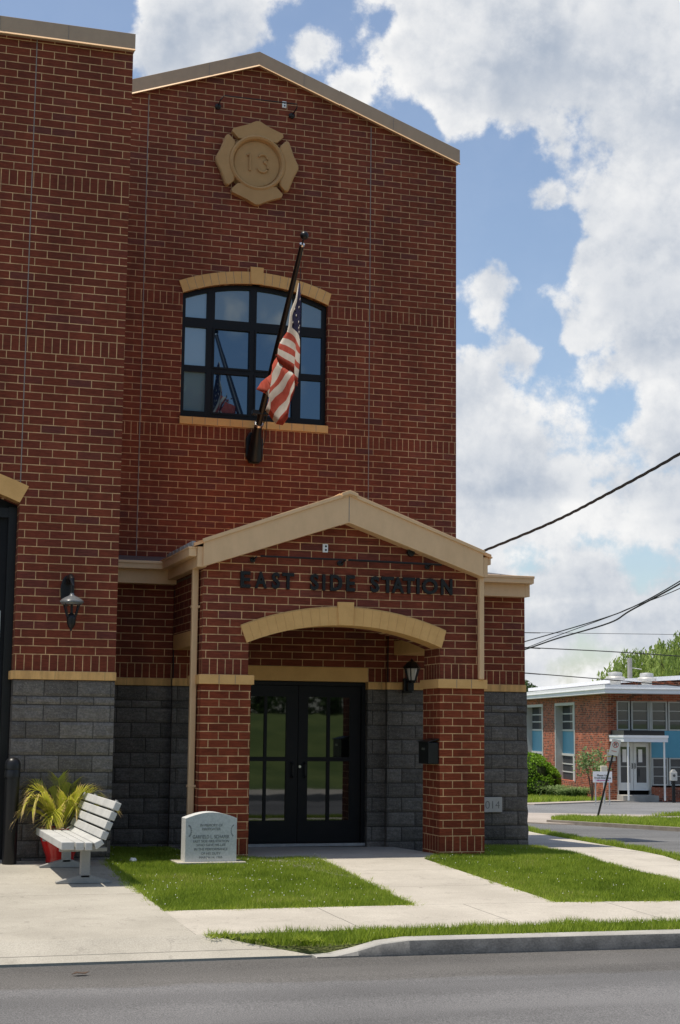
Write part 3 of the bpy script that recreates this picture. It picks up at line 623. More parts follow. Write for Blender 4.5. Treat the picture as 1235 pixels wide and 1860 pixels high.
# --- tower
TX0, TX1, TP, TE, TR = -.69, 6.265, 2.785, 8.90, 10.17
wi = arc(2.83, 6.44 - 3.145, 3.145, 1.625, 4.035, 20)
hole = [(1.625, 4.19), (4.035, 4.19)] + wi[::-1]
part(MB().prism([(TX0, 1.2), (TX1, 1.2), (TX1, TE), (TP, TR), (TX0, TE)], 4.58, 4.90, holes=[hole]), 'tower_wall', brick_tower)
part(MB().prism([(TX0, BASEZ), (TX1 - .002, BASEZ), (TX1 - .002, TE - .002), (TP, TR - .002), (TX0, TE)], 4.902, 5.9), 'tower_body', brick_tower)  # unseen depth kept shallow so its shadow stays off the side street
part(MB().prism([(TX0 - .04, TE - .04), (TP, TR - .04), (TX1 + .03, TE - .045), (TX1 + .03, TE + .19), (TP, TR + .19), (TX0 - .04, TE + .19)], 4.48, 4.62).prism([(TX0 - .04, TE + .02), (TP, TR + .03), (TX1 + .03, TE + .02), (TX1 + .03, TE + .17), (TP, TR + .17), (TX0 - .04, TE + .17)], 4.62, 6.0), 'coping', coping_m, bevel=.004)
hm = MB()
for xa, za, xb, zb in ((TX0 - .04, TE - .04, TP, TR - .04), (TP, TR - .04, TX1 + .03, TE - .045)):
    hm.add([(xa, 4.482, za + .008), (xb, 4.482, zb + .008), (xb, 4.456, zb - .026), (xa, 4.456, za - .026), (xa, 4.482, za - .026), (xb, 4.482, zb - .026)], [(0, 1, 2, 3), (3, 2, 5, 4), (0, 4, 5, 1), (0, 3, 4), (1, 5, 2)])
part(hm, 'coping_hem', trim)
for x in (1.95, 3.55, .3, 5.1):
    z = TR - abs(x - TP) * (TR - TE) / (TP - TX0); part(MB().box(x - .003, x + .003, 4.476, 4.481, z - .036, z + .185), 'coping_seam', joint_m)
for x in (-.855, -1.72): part(MB().box(x - .003, x + .003, -.089, -.084, 8.08, 8.275), 'coping_seam', joint_m)
for x in (4.737, .991): part(MB().box(x - .006, x + .006, 4.574, 4.59, 1.6, TR - abs(x - TP) * (TR - TE) / (TP - TX0) - .1), 'control_joint', joint_m)
wo = arc(2.83, 6.44 - 3.145, 3.345, 1.555, 4.085, 20)
tri_l = [(2.725, 6.44), (2.925, 6.44), (2.935, 6.722), (2.715, 6.722)]
part(MB().prism(tri_l, 4.54, 4.60), 'keystone', stone, bevel=.006)
aj = MB().prism([p for p in wo] + [p for p in wi[::-1]], 4.555, 4.70); aj.cur = 1
for i in range(-9, 10):
    if abs(i) < 1: continue
    a = i * .0395; cx, cz = 2.83, 6.44 - 3.145; s_, c_ = math.sin(a), math.cos(a)
    p0 = (cx + 3.147 * s_, cz + 3.147 * c_); p1 = (cx + 3.343 * s_, cz + 3.343 * c_); w = .0028
    aj.prism([(p0[0] - w, p0[1]), (p0[0] + w, p0[1]), (p1[0] + w, p1[1]), (p1[0] - w, p1[1])], 4.552, 4.556)
part(aj, 'window_arch', [stone, joint_m])
sj = MB().box(1.615, 4.05, 4.545, 4.70, 4.075, 4.192); sj.cur = 1
for i in range(1, 12): sj.box(1.615 + i * .203 - .003, 1.615 + i * .203 + .003, 4.541, 4.546, 4.078, 4.19)
part(sj, 'window_sill', [stone, joint_m])
cols = [(1.69, 2.04), (2.17, 2.745), (2.86, 3.47), (3.615, 3.965)]; rows_ = [(4.31, 4.945), (5.05, 5.675), (5.83, None)]
def topz(x): return 6.44 - 3.145 + math.sqrt(3.07 ** 2 - (x - 2.83) ** 2)
holes = []; panes = []
for ci, (a, b) in enumerate(cols):
    for z0, z1 in rows_:
        if z1: h = [(a, z0), (b, z0), (b, z1), (a, z1)]
        else: h = [(a, z0), (b, z0)] + [(x, topz(x)) for x in np.linspace(b, a, 6)]
        holes.append(h); panes.append((ci, h))
inset = [(1.628, 4.193), (4.032, 4.193)] + [(x, z - .003) for x, z in arc(2.83, 6.44 - 3.145, 3.145, 1.628, 4.032, 20)[::-1]]
wn = part(MB().prism(inset, 4.665, 4.745, holes=holes), 'tower_window', black_frame)
for ci, h in panes:
    cxm = sum(p[0] for p in h) / len(h); czm = sum(p[1] for p in h) / len(h)
    big = [(cxm + (p[0] - cxm) * 1.03, czm + (p[1] - czm) * 1.03) for p in h]
    po = part(MB().prism(big, 4.705, 4.715), 'pane', glass_sky_tone if ci == 0 else (glass_transom if czm > 5.75 else glass_tower), parent=wn)
    if ci == 0 and czm < 4.8:
        for v in po.data.vertices: v.co.y += (v.co.z - czm) * math.tan(R(-1.6)) + .004
fr = MB()
for a, b in cols[1:3]:
    for z0, z1 in rows_[:2]: fr.prism([(a - .03, z0 - .03), (b + .03, z0 - .03), (b + .03, z1 + .03), (a - .03, z1 + .03)], 4.652, 4.668, holes=[[(a, z0), (b, z0), (b, z1), (a, z1)]])
part(fr, 'casement', black_frame, parent=wn)
# --- low wing behind the porch
def wing(x0, x1, y, nm, base=True, z1=1.32, endr=False):
    part(MB().box(x0, x1, y, 2.5, 0, z1), nm, brick_low)
    part(cmu(x0, x1, y + .008, BASEZ, end_r=endr), 'block_base', split_block)
    part(MB().box(x0 - (.01 if not endr else 0), x1 + .012, y - .022, 2.5, -U, 0), 'stone_band', stone_band_m, bevel=.005)
wing(.002, 1.10, 2.05, 'wing_wall'); wing(1.10, 1.71, 1.95, 'wing_pier'); wing(4.20, 4.90, 1.95, 'wing_pier'); wing(4.90, 6.375, 2.05, 'wing_wall', endr=True)
part(MB().box(1.712, 4.198, 2.052, 2.5, .205, 1.32).box(3.937, 4.198, 2.052, 2.5, .0, .205).box(1.712, 1.98, 2.052, 2.5, 0, .205), 'wing_wall', brick_low)
part(cmu(3.937, 4.198, 2.06, BASEZ), 'block_base', split_block); part(cmu(1.712, 1.983, 2.06, BASEZ), 'block_base', split_block)
part(MB().box(3.937, 4.199, 2.03, 2.5, -U, 0), 'stone_band', stone_band_m); part(MB().box(1.713, 1.983, 2.03, 2.5, -U, 0), 'stone_band', stone_band_m)
part(MB().box(1.985, 3.935, 2.045, 2.5, .0, .203), 'door_lintel', stone, bevel=.004)
part(MB().box(.003, 6.37, 2.52, 4.57, BASEZ, 1.40), 'wing_body', brick_low)
for x in (1.104, 4.204): part(MB().box(x - .007, x + .007, 1.943, 1.952, 0, 1.3), 'control_joint', black_m)
part(MB().box(.003, 6.30, 1.85, 2.049, 1.285, 1.485), 'fascia', trim, bevel=.003)
part(MB().box(.003, 6.385, 1.72, 1.849, 1.475, 1.575).box(.003, 6.39, 1.705, 1.72, 1.545, 1.585).box(6.30, 6.375, 1.85, 4.57, 1.29, 1.485).box(6.376, 6.42, 1.849, 4.57, 1.475, 1.575), 'gutter', trim, bevel=.006)
part(MB().add([(-.0, 1.74, 1.565), (6.37, 1.74, 1.565), (6.37, 4.575, 1.95), (0, 4.575, 1.95), (0, 1.74, 1.50), (6.37, 1.74, 1.50), (6.37, 4.575, 1.5), (0, 4.575, 1.5)], [(0, 1, 2, 3), (4, 7, 6, 5), (0, 4, 5, 1), (1, 5, 6, 2), (3, 2, 6, 7), (0, 3, 7, 4)]), 'wing_roof', roof_m)
# --- entrance doors
ed = part(MB().prism([(1.99, -2.30), (3.93, -2.30), (3.93, -.004), (1.99, -.004)], 2.14, 2.26, holes=[[(2.045, -2.255), (3.875, -2.255), (3.875, -.06), (2.045, -.06)]]), 'door_frame', black_frame)
part(MB().box(1.99, 3.93, 2.10, 2.30, -2.30, -2.262), 'threshold', flash_m, parent=ed)
part(MB().box(1.98, 3.94, 2.32, 2.42, -2.4, 0), 'door_backing', dark_in)
for a, b, lit in ((2.05, 2.957, ((2.185, 2.462), (2.505, 2.785))), (2.965, 3.87, ((3.104, 3.385), (3.432, 3.712)))):
    hs = [[(p, z0), (q, z0), (q, z1), (p, z1)] for p, q in lit for z0, z1 in ((-1.95, -1.125), (-1.065, -.22))]
    lf = part(MB().prism([(a, -2.25), (b, -2.25), (b, -.066), (a, -.066)], 2.175, 2.225, holes=hs), 'door_leaf', black_frame)
    for h in hs: part(MB().box(h[0][0] - .01, h[1][0] + .01, 2.196, 2.204, h[0][1] - .01, h[2][1] + .01), 'pane', glass_door, parent=lf)
    hx = 2.87 if a < 2.5 else 3.055
    part(MB().tube([(hx, 2.175, -1.145), (hx, 2.12, -1.15), (hx, 2.11, -1.17), (hx, 2.11, -1.32), (hx, 2.12, -1.34), (hx, 2.175, -1.345)], .013, 8), 'pull_handle', black_m, True, parent=lf)
    if a > 2.5: part(MB().lathe([(0, -.012), (.018, -.012), (.022, 0)], (2.99, 2.175, -1.20), 14, 'y'), 'lock_cylinder', silver, True, parent=lf)
# --- porch
PC = 2.98; ic = .675 - 3.477
ai = arc(PC, ic, 3.477, 1.70, 4.29, 28)
gp = lambda z: z
pw = [(1.10, 0), (1.70, 0)] + ai + [(4.29, 0), (4.90, 0), (4.90, 1.36), (2.95, 2.05), (1.10, 1.36)]
part(MB().prism(pw, .05, .66), 'porch_wall', brick_low)
ao = arc(PC, ic, 3.697, 1.588, 4.362, 28); ai2 = arc(PC, ic, 3.470, 1.672, 4.298, 28)
part(MB().prism([(2.885, .665), (3.07, .665), (3.082, .970), (2.872, .970)], .004, .06), 'keystone', stone, bevel=.006)
pj = MB().prism(ao + ai2[::-1], .018, .40); pj.cur = 1
for i in range(-11, 12):
    if i == 0: continue
    a = i * .0325; s_, c_ = math.sin(a), math.cos(a); p0 = (PC + 3.472 * s_, ic + 3.472 * c_); p1 = (PC + 3.695 * s_, ic + 3.695 * c_); w = .0022
    pj.prism([(p0[0] - w, p0[1]), (p0[0] + w, p0[1]), (p1[0] + w, p1[1]), (p1[0] - w, p1[1])], .015, .019)
pj.prism([(x, z + .002) for x, z in ao] + [(x, z + .014) for x, z in ao[::-1]], .022, .06)
part(pj, 'porch_arch', [stone, mottled('tan_mortar', (.54, .32, .125), (.64, .39, .155))])
for x0, x1 in ((1.09, 1.735), (4.28, 4.905)):
    pl = part(MB().box(x0, x1, .03, .68, -2.5, -.118), 'porch_pillar', brick_pillar)
    part(MB().box(x0 - .035, x1 + .035, -.005, .715, -.12, -.0), 'pillar_cap', stone, bevel=.006, parent=pl)
    part(MB().box(x0 + .22, x0 + .226, -.008, .0, -.117, -.003).box(x0 + .43, x0 + .435, -.008, .0, -.117, -.003), 'cap_joint', joint_m, parent=pl)
for x0, x1 in ((1.10, 1.70), (4.30, 4.90)):
    part(MB().box(x0 + .002, x1 - .002, .662, 1.948, .59, 1.36), 'porch_beam', brick_low)
    part(MB().box(x0 - .006, x1 + .006, .664, 1.946, .39, .589), 'beam_lintel', stone)
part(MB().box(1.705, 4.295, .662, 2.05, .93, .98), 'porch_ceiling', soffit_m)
rake = [(1.05, 1.345), (2.95, 1.990), (4.825, 1.350), (4.825, 1.69), (2.95, 2.375), (1.05, 1.685)]
part(MB().prism(rake, -.15, -.115), 'gable_trim', trim, bevel=.004)
part(MB().prism([(1.04, 1.650), (2.95, 2.345), (4.835, 1.66), (4.845, 1.70), (2.95, 2.395), (1.03, 1.695)], -.175, -.151), 'drip_edge', trim, bevel=.003)
part(MB().box(2.946, 2.954, -.153, -.149, 2.0, 2.34), 'trim_seam', joint_m)
part(MB().prism([(1.05, 1.345), (2.95, 1.990), (4.825, 1.350), (4.825, 1.37), (2.95, 2.01), (1.05, 1.365)], -.114, .05), 'gable_soffit', trim)
part(MB().prism([(2.84, 2.372), (2.95, 2.412), (3.06, 2.372), (3.06, 2.325), (2.95, 2.36), (2.84, 2.325)], -.20, .12), 'ridge_cap', trim, bevel=.004)
def slope(xe, ze, y0, y1, th=.045):
    return [(xe, y0, ze), (2.95, y0, 2.365), (2.95, y1, 2.365), (xe, y1, ze), (xe, y0, ze - th), (2.95, y0, 2.365 - th), (2.95, y1, 2.365 - th), (xe, y1, ze - th)]
bf = [(0, 1, 2, 3), (4, 7, 6, 5), (0, 4, 5, 1), (3, 2, 6, 7), (0, 3, 7, 4), (1, 5, 6, 2)]
part(MB().add(slope(.93, 1.645, -.148, 4.575), bf).add(slope(4.94, 1.655, -.148, 4.575), bf), 'porch_roof', porch_roof_m)
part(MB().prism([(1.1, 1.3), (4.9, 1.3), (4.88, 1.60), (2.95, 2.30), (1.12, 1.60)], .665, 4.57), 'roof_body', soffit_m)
# shingle ends stepping along the left eave
sh = MB()
for i in range(7):
    y = -.10 + i * .245; sh.box(.905, .955, y, y + .205, 1.605 + .004 * (i % 2), 1.668)
part(sh, 'eave_shingles', flash_m, bevel=.006)
part(MB().box(.875, .975, -.09, 1.72, 1.475, 1.585).box(.865, .98, -.10, 1.72, 1.575, 1.60), 'gutter', trim, bevel=.006)
part(MB().box(.98, 1.098, -.112, 1.85, 1.345, 1.60), 'fascia', trim)
part(MB().box(4.902, 4.975, -.05, 1.70, 1.53, 1.62).box(4.905, 4.995, -.06, 1.70, 1.615, 1.64), 'gutter', trim, bevel=.006)
part(MB().box(4.84, 4.902, -.112, 1.85, 1.36, 1.62), 'fascia', trim)
ds = part(MB().box(.995, 1.075, .22, .30, -2.25, 1.50), 'downspout', trim, bevel=.012)
part(MB().box(.985, 1.095, .215, .31, -1.41, -1.38).box(.985, 1.095, .215, .31, .85, .88), 'strap', trim, parent=ds)
part(MB().box(4.815, 4.885, -.035, .045, .002, 1.36), 'downspout', trim, bevel=.012)
# date stone, partly behind the right pillar
dst = part(MB().box(5.44, 5.985, 2.0, 2.06, -1.84, -1.627), 'date_stone', datestone_m, bevel=.004)
me = text_mesh('2014', 1, 5.645, 5.945, -1.79, -1.68, 2.001, .004, -.018); me.materials.append(engrave_pale); put(me, 'numerals', dst)

# ------------------------------------------------------------------ things on the walls
em = thing('station_emblem', (2.785, 4.58, 8.45), 'tan cross shaped stone emblem numbered 13 high on the tower wall', 'emblem')
ec = (2.785, 8.455)
for q in range(4):
    def P(r, deg): a = R(90 * q + 90 + deg); return (ec[0] + r * math.cos(a) * .985, ec[1] + r * math.sin(a))
    pts = [P(.50, -41), P(.655, -42)] + [P(.685, -38), P(.655, -16), P(.705, -3), P(.708, 0), P(.705, 3), P(.655, 16), P(.685, 38)] + [P(.655, 42), P(.50, 41)] + [P(.46, d) for d in (34, 20, 7, -7, -20, -34)]
    part(MB().prism(pts, 4.475, 4.58), 'cross_arm', stone_deep, True, .028, em)
part(MB().lathe([(.0, -.043), (.375, -.043), (.385, -.030), (.392, -.043), (.405, -.105), (.435, -.128), (.462, -.108), (.472, -.055), (.478, -.02), (.50, 0)], (ec[0], 4.58, ec[1]), 48, 'y'), 'ring', stone_deep, True, parent=em)
def stroke(pts, r): return [(x, 4.528, z) for x, z in pts]
n1 = [(2.622, 8.572), (2.668, 8.612), (2.668, 8.325)]
n3 = [(2.885 + .072 * math.cos(a), 8.555 + .062 * math.sin(a)) for a in np.linspace(R(165), R(-80), 12)] + [(2.883 + .088 * math.cos(a), 8.405 + .085 * math.sin(a)) for a in np.linspace(R(78), R(-165), 14)]
for pts in (n1, n3): part(MB().tube([(x, 4.524, z) for x, z in pts], .019, 8), 'numeral', stone_deep, True, parent=em)
LET = [('E',1.573,1.703),('A',1.764,1.92),('S',1.987,2.091),('T',2.124,2.281),('S',2.5,2.613),('I',2.664,2.702),('D',2.77,2.918),('E',2.974,3.092),('S',3.307,3.426),('T',3.457,3.629),('A',3.6,3.769),('T',3.756,3.921),('I',3.947,3.987),('O',4.026,4.242),('N',4.29,4.45)]
sg = thing('station_name_sign', (3.0, .05, 1.2), 'black metal letters reading EAST SIDE STATION above the porch arch', 'sign')
for i, (c, a, b) in enumerate(LET):
    d = -.012 if i < 9 else 0.0
    me = text_mesh(c, 1, a, b, 1.112, 1.322, .048, .035, .03); me.materials.append(black_m); put(me, 'letter', sg)
bar = thing('sign_light_bar', (2.97, .05, 1.5), 'thin black light bar mounted above the station name letters', 'light bar')
part(MB().tube([(1.80, -.10, 1.512), (2.93, -.10, 1.509)], .012, 8).tube([(2.96, -.10, 1.509), (4.25, -.10, 1.497)], .014, 8), 'bar', black_m, True, parent=bar)
for x in (1.73, 2.90, 4.10): part(MB().lathe([(.035, 0), (.035, -.03), (.02, -.04)], (x, .05, 1.475), 12, 'y').tube([(x, .02, 1.475), (x + .02, -.08, 1.50)], .012, 6), 'bracket', black_m, True, parent=bar)
b2 = thing('emblem_light_bar', (2.77, 4.58, 9.4), 'slim black light bar on bent arms above the numbered emblem', 'light bar')
part(MB().tube([(2.124, 4.57, 9.36), (2.124, 4.36, 9.40), (2.18, 4.34, 9.465), (3.40, 4.34, 9.478), (3.40, 4.36, 9.42), (3.37, 4.57, 9.36)], .010, 8), 'bar', black_m, True, parent=b2)
for x in (2.124, 3.37): part(MB().lathe([(.05, 0), (.05, -.03), (.03, -.05), (.0, -.055)], (x, 4.58, 9.36), 12, 'y'), 'bracket', black_m, True, parent=b2)
def plate(x, y, z, label):
    t = thing('outlet_plate', (x, y, z), label, 'outlet plate')
    part(MB().box(x - .035, x + .035, y - .03, y, z - .055, z + .055), 'cover', white_paint, bevel=.006, parent=t)
    for d in (-.024, .024): part(MB().lathe([(.014, 0), (.014, -.004)], (x + .004, y - .03, z + d), 10, 'y'), 'socket', black_m, parent=t)
plate(2.70, .05, 1.665, 'small white outlet plate on brick under the porch gable')
plate(3.24, 4.58, 9.535, 'small white outlet plate high on the tower above the emblem')
spk = MB().lathe([(.05, 0), (.055, -.03), (.05, -.06), (.0, -.065)], (3.86, .05, 1.655), 14, 'y').build('wall_sensor', black_m, None, True)
tag(single(spk, (3.86, .05, 1.655)), 'round dark sensor on brick under the right gable slope', 'sensor')
# bay wall lamp
lx, ly = -.60, -.30
lp = thing('wall_lamp', (lx, 0, .475), 'black lantern with silver hood hanging on the brick pier left of the porch', 'lamp', 'wall lamps')
pp = [(-.625 + .085 * math.cos(a), .99 + .19 * math.sin(a)) for a in np.linspace(0, 2 * math.pi, 20, endpoint=False)]
part(MB().prism(pp, -.03, 0), 'back_plate', black_m, bevel=.01, parent=lp)
part(MB().tube([(-.62, -.03, 1.08), (-.62, -.10, 1.14), (-.61, -.20, 1.155), (lx, -.27, 1.11), (lx, ly, 1.03), (lx, ly, .92)], [.03, .032, .032, .03, .026, .022], 10), 'arm', black_m, True, parent=lp)
part(MB().lathe([(.0, .97), (.018, .965), (.022, .94), (.03, .915), (.045, .905), (.09, .885), (.125, .862), (.145, .84), (.145, .825), (.12, .80), (.0, .80)], (lx, ly, 0), 24), 'hood', hood_m, True, parent=lp)
cg = MB()
for k in range(4):
    a = R(45 + 90 * k); cg.tube([(lx + .122 * math.cos(a), ly + .122 * math.sin(a), .81), (lx + .078 * math.cos(a), ly + .078 * math.sin(a), .68), (lx + .06 * math.cos(a), ly + .06 * math.sin(a), .645)], .009, 6)
part(cg, 'cage_bars', black_m, True, parent=lp)
part(MB().tube([(lx, ly, .80), (lx, ly, .66)], .016, 10), 'bulb_stem', black_m, True, parent=lp)
part(MB().lathe([(.0, .70), (.03, .69), (.05, .665), (.06, .64), (.052, .61), (.055, .585), (.045, .55), (.03, .52), (.012, .505), (.014, .49), (.0, .475)], (lx, ly, 0), 16), 'finial', black_m, True, parent=lp)
# porch lamp
qx, qy = 4.50, 1.76
l2 = thing('porch_lamp', (qx, 1.95, -.15), 'black six sided coach lantern with frosted pane under the porch', 'lamp', 'wall lamps')
part(MB().box(qx - .085, qx + .045, 1.84, 1.93, -.15, .06).box(qx - .06, qx + .03, 1.74, 1.84, -.12, .0), 'wall_bracket', black_m, bevel=.012, parent=l2)
part(MB().lathe([(.05, -.01), (.065, .015), (.05, .03)], (qx, qy, 0), 6).lathe([(.135, .20), (.13, .215), (.07, .285), (.03, .305), (.012, .33), (.0, .345)], (qx, qy, 0), 6), 'cap_and_base', black_m, parent=l2)
ps = MB()
for k in range(6):
    a = R(60 * k + 30 * 0); ps.tube([(qx + .115 * math.cos(a), qy + .115 * math.sin(a), .205), (qx + .055 * math.cos(a), qy + .055 * math.sin(a), .02)], .009, 5)
part(ps, 'frame_bars', black_m, parent=l2)
part(MB().lathe([(.040, .03), (.06, .10), (.075, .195)], (qx, qy, 0), 12), 'frosted_chimney', frost, True, parent=l2)
mbx = thing('mailbox', (4.20, .28, -1.12), 'black metal wall mailbox on the left side of the right porch pillar', 'mailbox')
part(MB().box(4.13, 4.279, .06, .44, -1.11, -.83), 'box', black_m, bevel=.008, parent=mbx)
part(MB().prism([(4.115, -.835), (4.279, -.79), (4.279, -.775), (4.11, -.822)], .05, .45), 'lid', black_m, bevel=.003, parent=mbx)
part(MB().box(4.124, 4.13, .20, .30, -.93, -.90), 'lock_plate', silver, parent=mbx)

# ------------------------------------------------------------------ flagpole and flag
fx = 2.83
pole = thing('flagpole', (fx, 4.58, 3.50), 'black flagpole angled out from the tower wall below the window', 'flagpole')
oct_ = [(fx - .14, 3.62), (fx - .14, 3.90), (fx - .08, 4.0), (fx + .07, 4.0), (fx + .14, 3.90), (fx + .14, 3.62), (fx + .08, 3.50), (fx - .08, 3.50)]
part(MB().prism(oct_, 4.53, 4.58), 'wall_plate', black_m, bevel=.015, parent=pole)
pd = Vector((0, 1.80 - 4.30, 6.33 - 4.08)).normalized()
base = Vector((fx, 4.38, 4.0)); tip = Vector((fx, 1.86, 6.29))
part(MB().tube([(fx, 4.54, 3.56), (fx, 4.46, 3.75), base, base + pd * .12], [.13, .105, .07, .062], 12), 'socket', black_m, True, parent=pole)
part(MB().tube([base + pd * .11, base + pd * .15], .072, 14), 'collar', silver, True, parent=pole)
part(MB().tube([base, base + pd * 1.6, tip], [.055, .05, .034], 12), 'shaft', black_m, True, parent=pole)
part(MB().tube([tip, tip + pd * .03], .04, 12), 'end_cap', silver, True, parent=pole)
part(MB().tube([tip, tip + pd * .13], .012, 8), 'finial_rod', black_m, True, parent=pole)
fc = tip + pd * .17; rb = .062
part(MB().lathe([(rb * math.sin(a), -rb * math.cos(a)) for a in np.linspace(0.02, math.pi - .02, 12)], fc, 18), 'finial_ball', black_m, True, parent=pole)
cb = base + pd * .36
part(MB().box(fx - .15, fx + .12, cb.y - .05, cb.y + .06, cb.z - .035, cb.z + .035).tube([cb + Vector((.10, 0, 0)), (fx + .10, 4.56, 4.05)], .012, 6), 'cleat', black_m, bevel=.01, parent=pole)
part(MB().lathe([(.035, 0), (.038, .03), (.035, .09), (.0, .10)], cb + Vector((.09, -.12, .04)), 10), 'truck_light', hood_m, True, parent=pole)
part(MB().tube([(fx + .05, 2.09, 6.02), (fx + .045, 2.10, 5.84), (fx + .05, 3.0, 5.02), (fx + .06, 4.02, 4.22), (fx + .10, 4.2, 3.9), (fx + .08, 4.3, 3.75)], .006, 6), 'halyard', cable_m, parent=pole)
HL = [(2.069,5.79),(2.2,5.60),(2.33,5.42),(2.46,5.24),(2.52,5.16),(2.62,5.09),(2.717,5.03),(2.84,4.99),(2.97,4.951),(2.967,4.896)]
AL = [(2.049,5.785),(2.168,5.529),(2.272,5.354),(2.322,5.179),(2.428,5.124),(2.489,5.044),(2.535,4.96),(2.597,4.894),(2.628,4.813),(2.699,4.727)]
AR = [(1.936,5.74),(1.859,5.448),(1.79,5.207),(1.726,4.864),(1.71,4.737),(1.705,4.638),(1.698,4.494),(1.703,4.41),(1.716,4.29),(1.739,4.172)]
BT = [(2.964,4.84),(2.76,4.72),(2.582,4.627),(2.411,4.527),(2.274,4.463),(2.133,4.391),(1.935,4.29),(1.739,4.176)]
BM = [(3.461,4.714),(3.159,4.581),(2.889,4.442),(2.858,4.354),(2.675,4.29),(2.469,4.222),(2.317,4.165),(2.071,4.128)]
BB = [(4.007,4.588),(3.691,4.461),(3.411,4.335),(3.519,4.162),(3.275,4.054),(3.077,3.932),(2.853,3.826),(2.609,3.766)]
fl = MB()
def lerp(a, b, t): return (a[0] + (b[0] - a[0]) * t, a[1] + (b[1] - a[1]) * t)
def sheet(rows, mats, xo, n=8):
    """rows: list of polylines; band i lies between rows i and i+1 and takes mats[i]"""
    for i, mi in enumerate(mats):
        fl.cur = mi; a, b = rows[i], rows[i + 1]
        def at(pl, t):
            k = min(int(t * (len(pl) - 1)), len(pl) - 2); return lerp(pl[k], pl[k + 1], t * (len(pl) - 1) - k)
        A = [at(a, j / n) for j in range(n + 1)]; B = [at(b, j / n) for j in range(n + 1)]
        fl.add([(xo(p, j / n, i), *p) for j, p in enumerate(A)] + [(xo(p, j / n, i + 1), *p) for j, p in enumerate(B)], [(j, j + 1, n + 2 + j, n + 1 + j) for j in range(n)])
XF = lambda y, z: fx - .02 - .065 * min(max((y - 2.2) / .8, 0), 1) * min(max((5.05 - z) / .3, 0), 1) + .045 * math.sin(5.5 * y + 1.6 * z + .4) + .018 * math.sin(11 * y - 5 * z)
fold = lambda p, t, i: XF(*p)
old = lambda p, t, i: fx + .03 + .035 * math.sin(t * 4.2 + p[1] * 1.2) * t + .010 * math.sin(p[1] * 6 + t * 3)
mids = [lerp(a, b, .5) for a, b in zip(AL, AR)]
rowsA = [[AL[i], (lerp(AL[i], AR[i], .5)[0] + .02, lerp(AL[i], AR[i], .5)[1] + .015), AR[i]] for i in range(10)]
sheet(rowsA, [2, 2, 2, 1, 0, 1, 0, 1, 0], fold)
hem = [[HL[i], AL[i]] for i in range(10)]
sheet(hem, [1, 1, 1, 1, 0, 1, 0, 1, 0], lambda p, t, i: XF(*p), 2)
colsB = [[(BT[i][0] - .02, BT[i][1] + .045), BM[i], BB[i]] for i in range(8)]
sheet(colsB, [0, 1, 0, 1, 0, 1, 0], lambda p, t, i: XF(*p) + (.012 if t < .02 else 0) + .03 * math.sin(i * 1.57) * t, 8)
# frayed, gathered corner
fl.cur = 0
for k in range(26):
    a = Vector((fx - .02 + rng.normal(0, .02), 2.9 + rng.normal(0, .09), 4.86 + rng.normal(0, .07))); fl.cur = int(rng.integers(0, 2))
    d = Vector((rng.normal(0, .03), rng.uniform(-.03, .11), rng.normal(0, .05))); w = Vector((.012, 0, .014)); fl.add([a - w, a + w, a + d], [(0, 1, 2)])
fl.cur = 1
for (y, z) in [(1.966,5.383),(2.147,5.312),(1.913,5.277),(2.038,5.189),(1.908,5.184),(1.975,5.081),(1.889,5.093),(1.874,4.994),(2.20,5.42),(1.899,5.492),(2.08,5.42),(2.25,5.23)]:
    p = [(y + (.024 if k % 2 == 0 else .010) * math.sin(k * math.pi / 5), z + (.027 if k % 2 == 0 else .011) * math.cos(k * math.pi / 5)) for k in range(10)]
    t = .5; xx = XF(y, z) - .008
    fl.add([(xx, *q) for q in p] + [(xx - .002, y, z)], [(k, (k + 1) % 10, 10) for k in range(10)])
flag = fl.build('flag', [flag_red, flag_white, flag_blue], None, True)
bmf = bmesh.new(); bmf.from_mesh(flag.data); bmesh.ops.remove_doubles(bmf, verts=bmf.verts, dist=.002); bmesh.ops.recalc_face_normals(bmf, faces=bmf.faces); bmf.to_mesh(flag.data); bmf.free(); flag.data.polygons.foreach_set('use_smooth', [True] * len(flag.data.polygons))
so_ = flag.modifiers.new('cloth', 'SOLIDIFY'); so_.thickness = .004
tag(single(flag, (fx, 2.6, 3.77)), 'worn striped flag with white stars hanging from the angled flagpole', 'flag')

# ------------------------------------------------------------------ bench, planter, bollard, memorial
bn = thing('park_bench', (-.65, -1.45, H(-.65, -1.45)), 'weathered grey wooden slat bench on the concrete drive edge', 'bench')
y0, y1 = -2.64, -.22; gz = -2.315
for x0, x1, z0 in ((-.925, -.79, 0), (-.775, -.69, -.004), (-.675, -.60, -.006)):
    part(MB().box(x0, x1, y0, y1, -1.945 + z0, -1.862 + z0), 'seat_slat', bench_m, bevel=.008, parent=bn)
part(MB().prism([(-.585, -1.875), (-.505, -1.835), (-.475, -1.885), (-.56, -1.945)], y0, y1), 'seat_slat', bench_m, bevel=.008, parent=bn)
bdv = Vector((.165, 0, .40)).normalized(); bnv = Vector((bdv.z, 0, -bdv.x))
for k in range(4):
    o = Vector((-.525, 0, -1.825)) + bdv * (k * .108); a = [o, o + bdv * .088, o + bdv * .088 + bnv * .07, o + bnv * .07]
    part(MB().prism([(p.x, p.z) for p in a], y0, y1), 'back_slat', bench_m, bevel=.008, parent=bn)
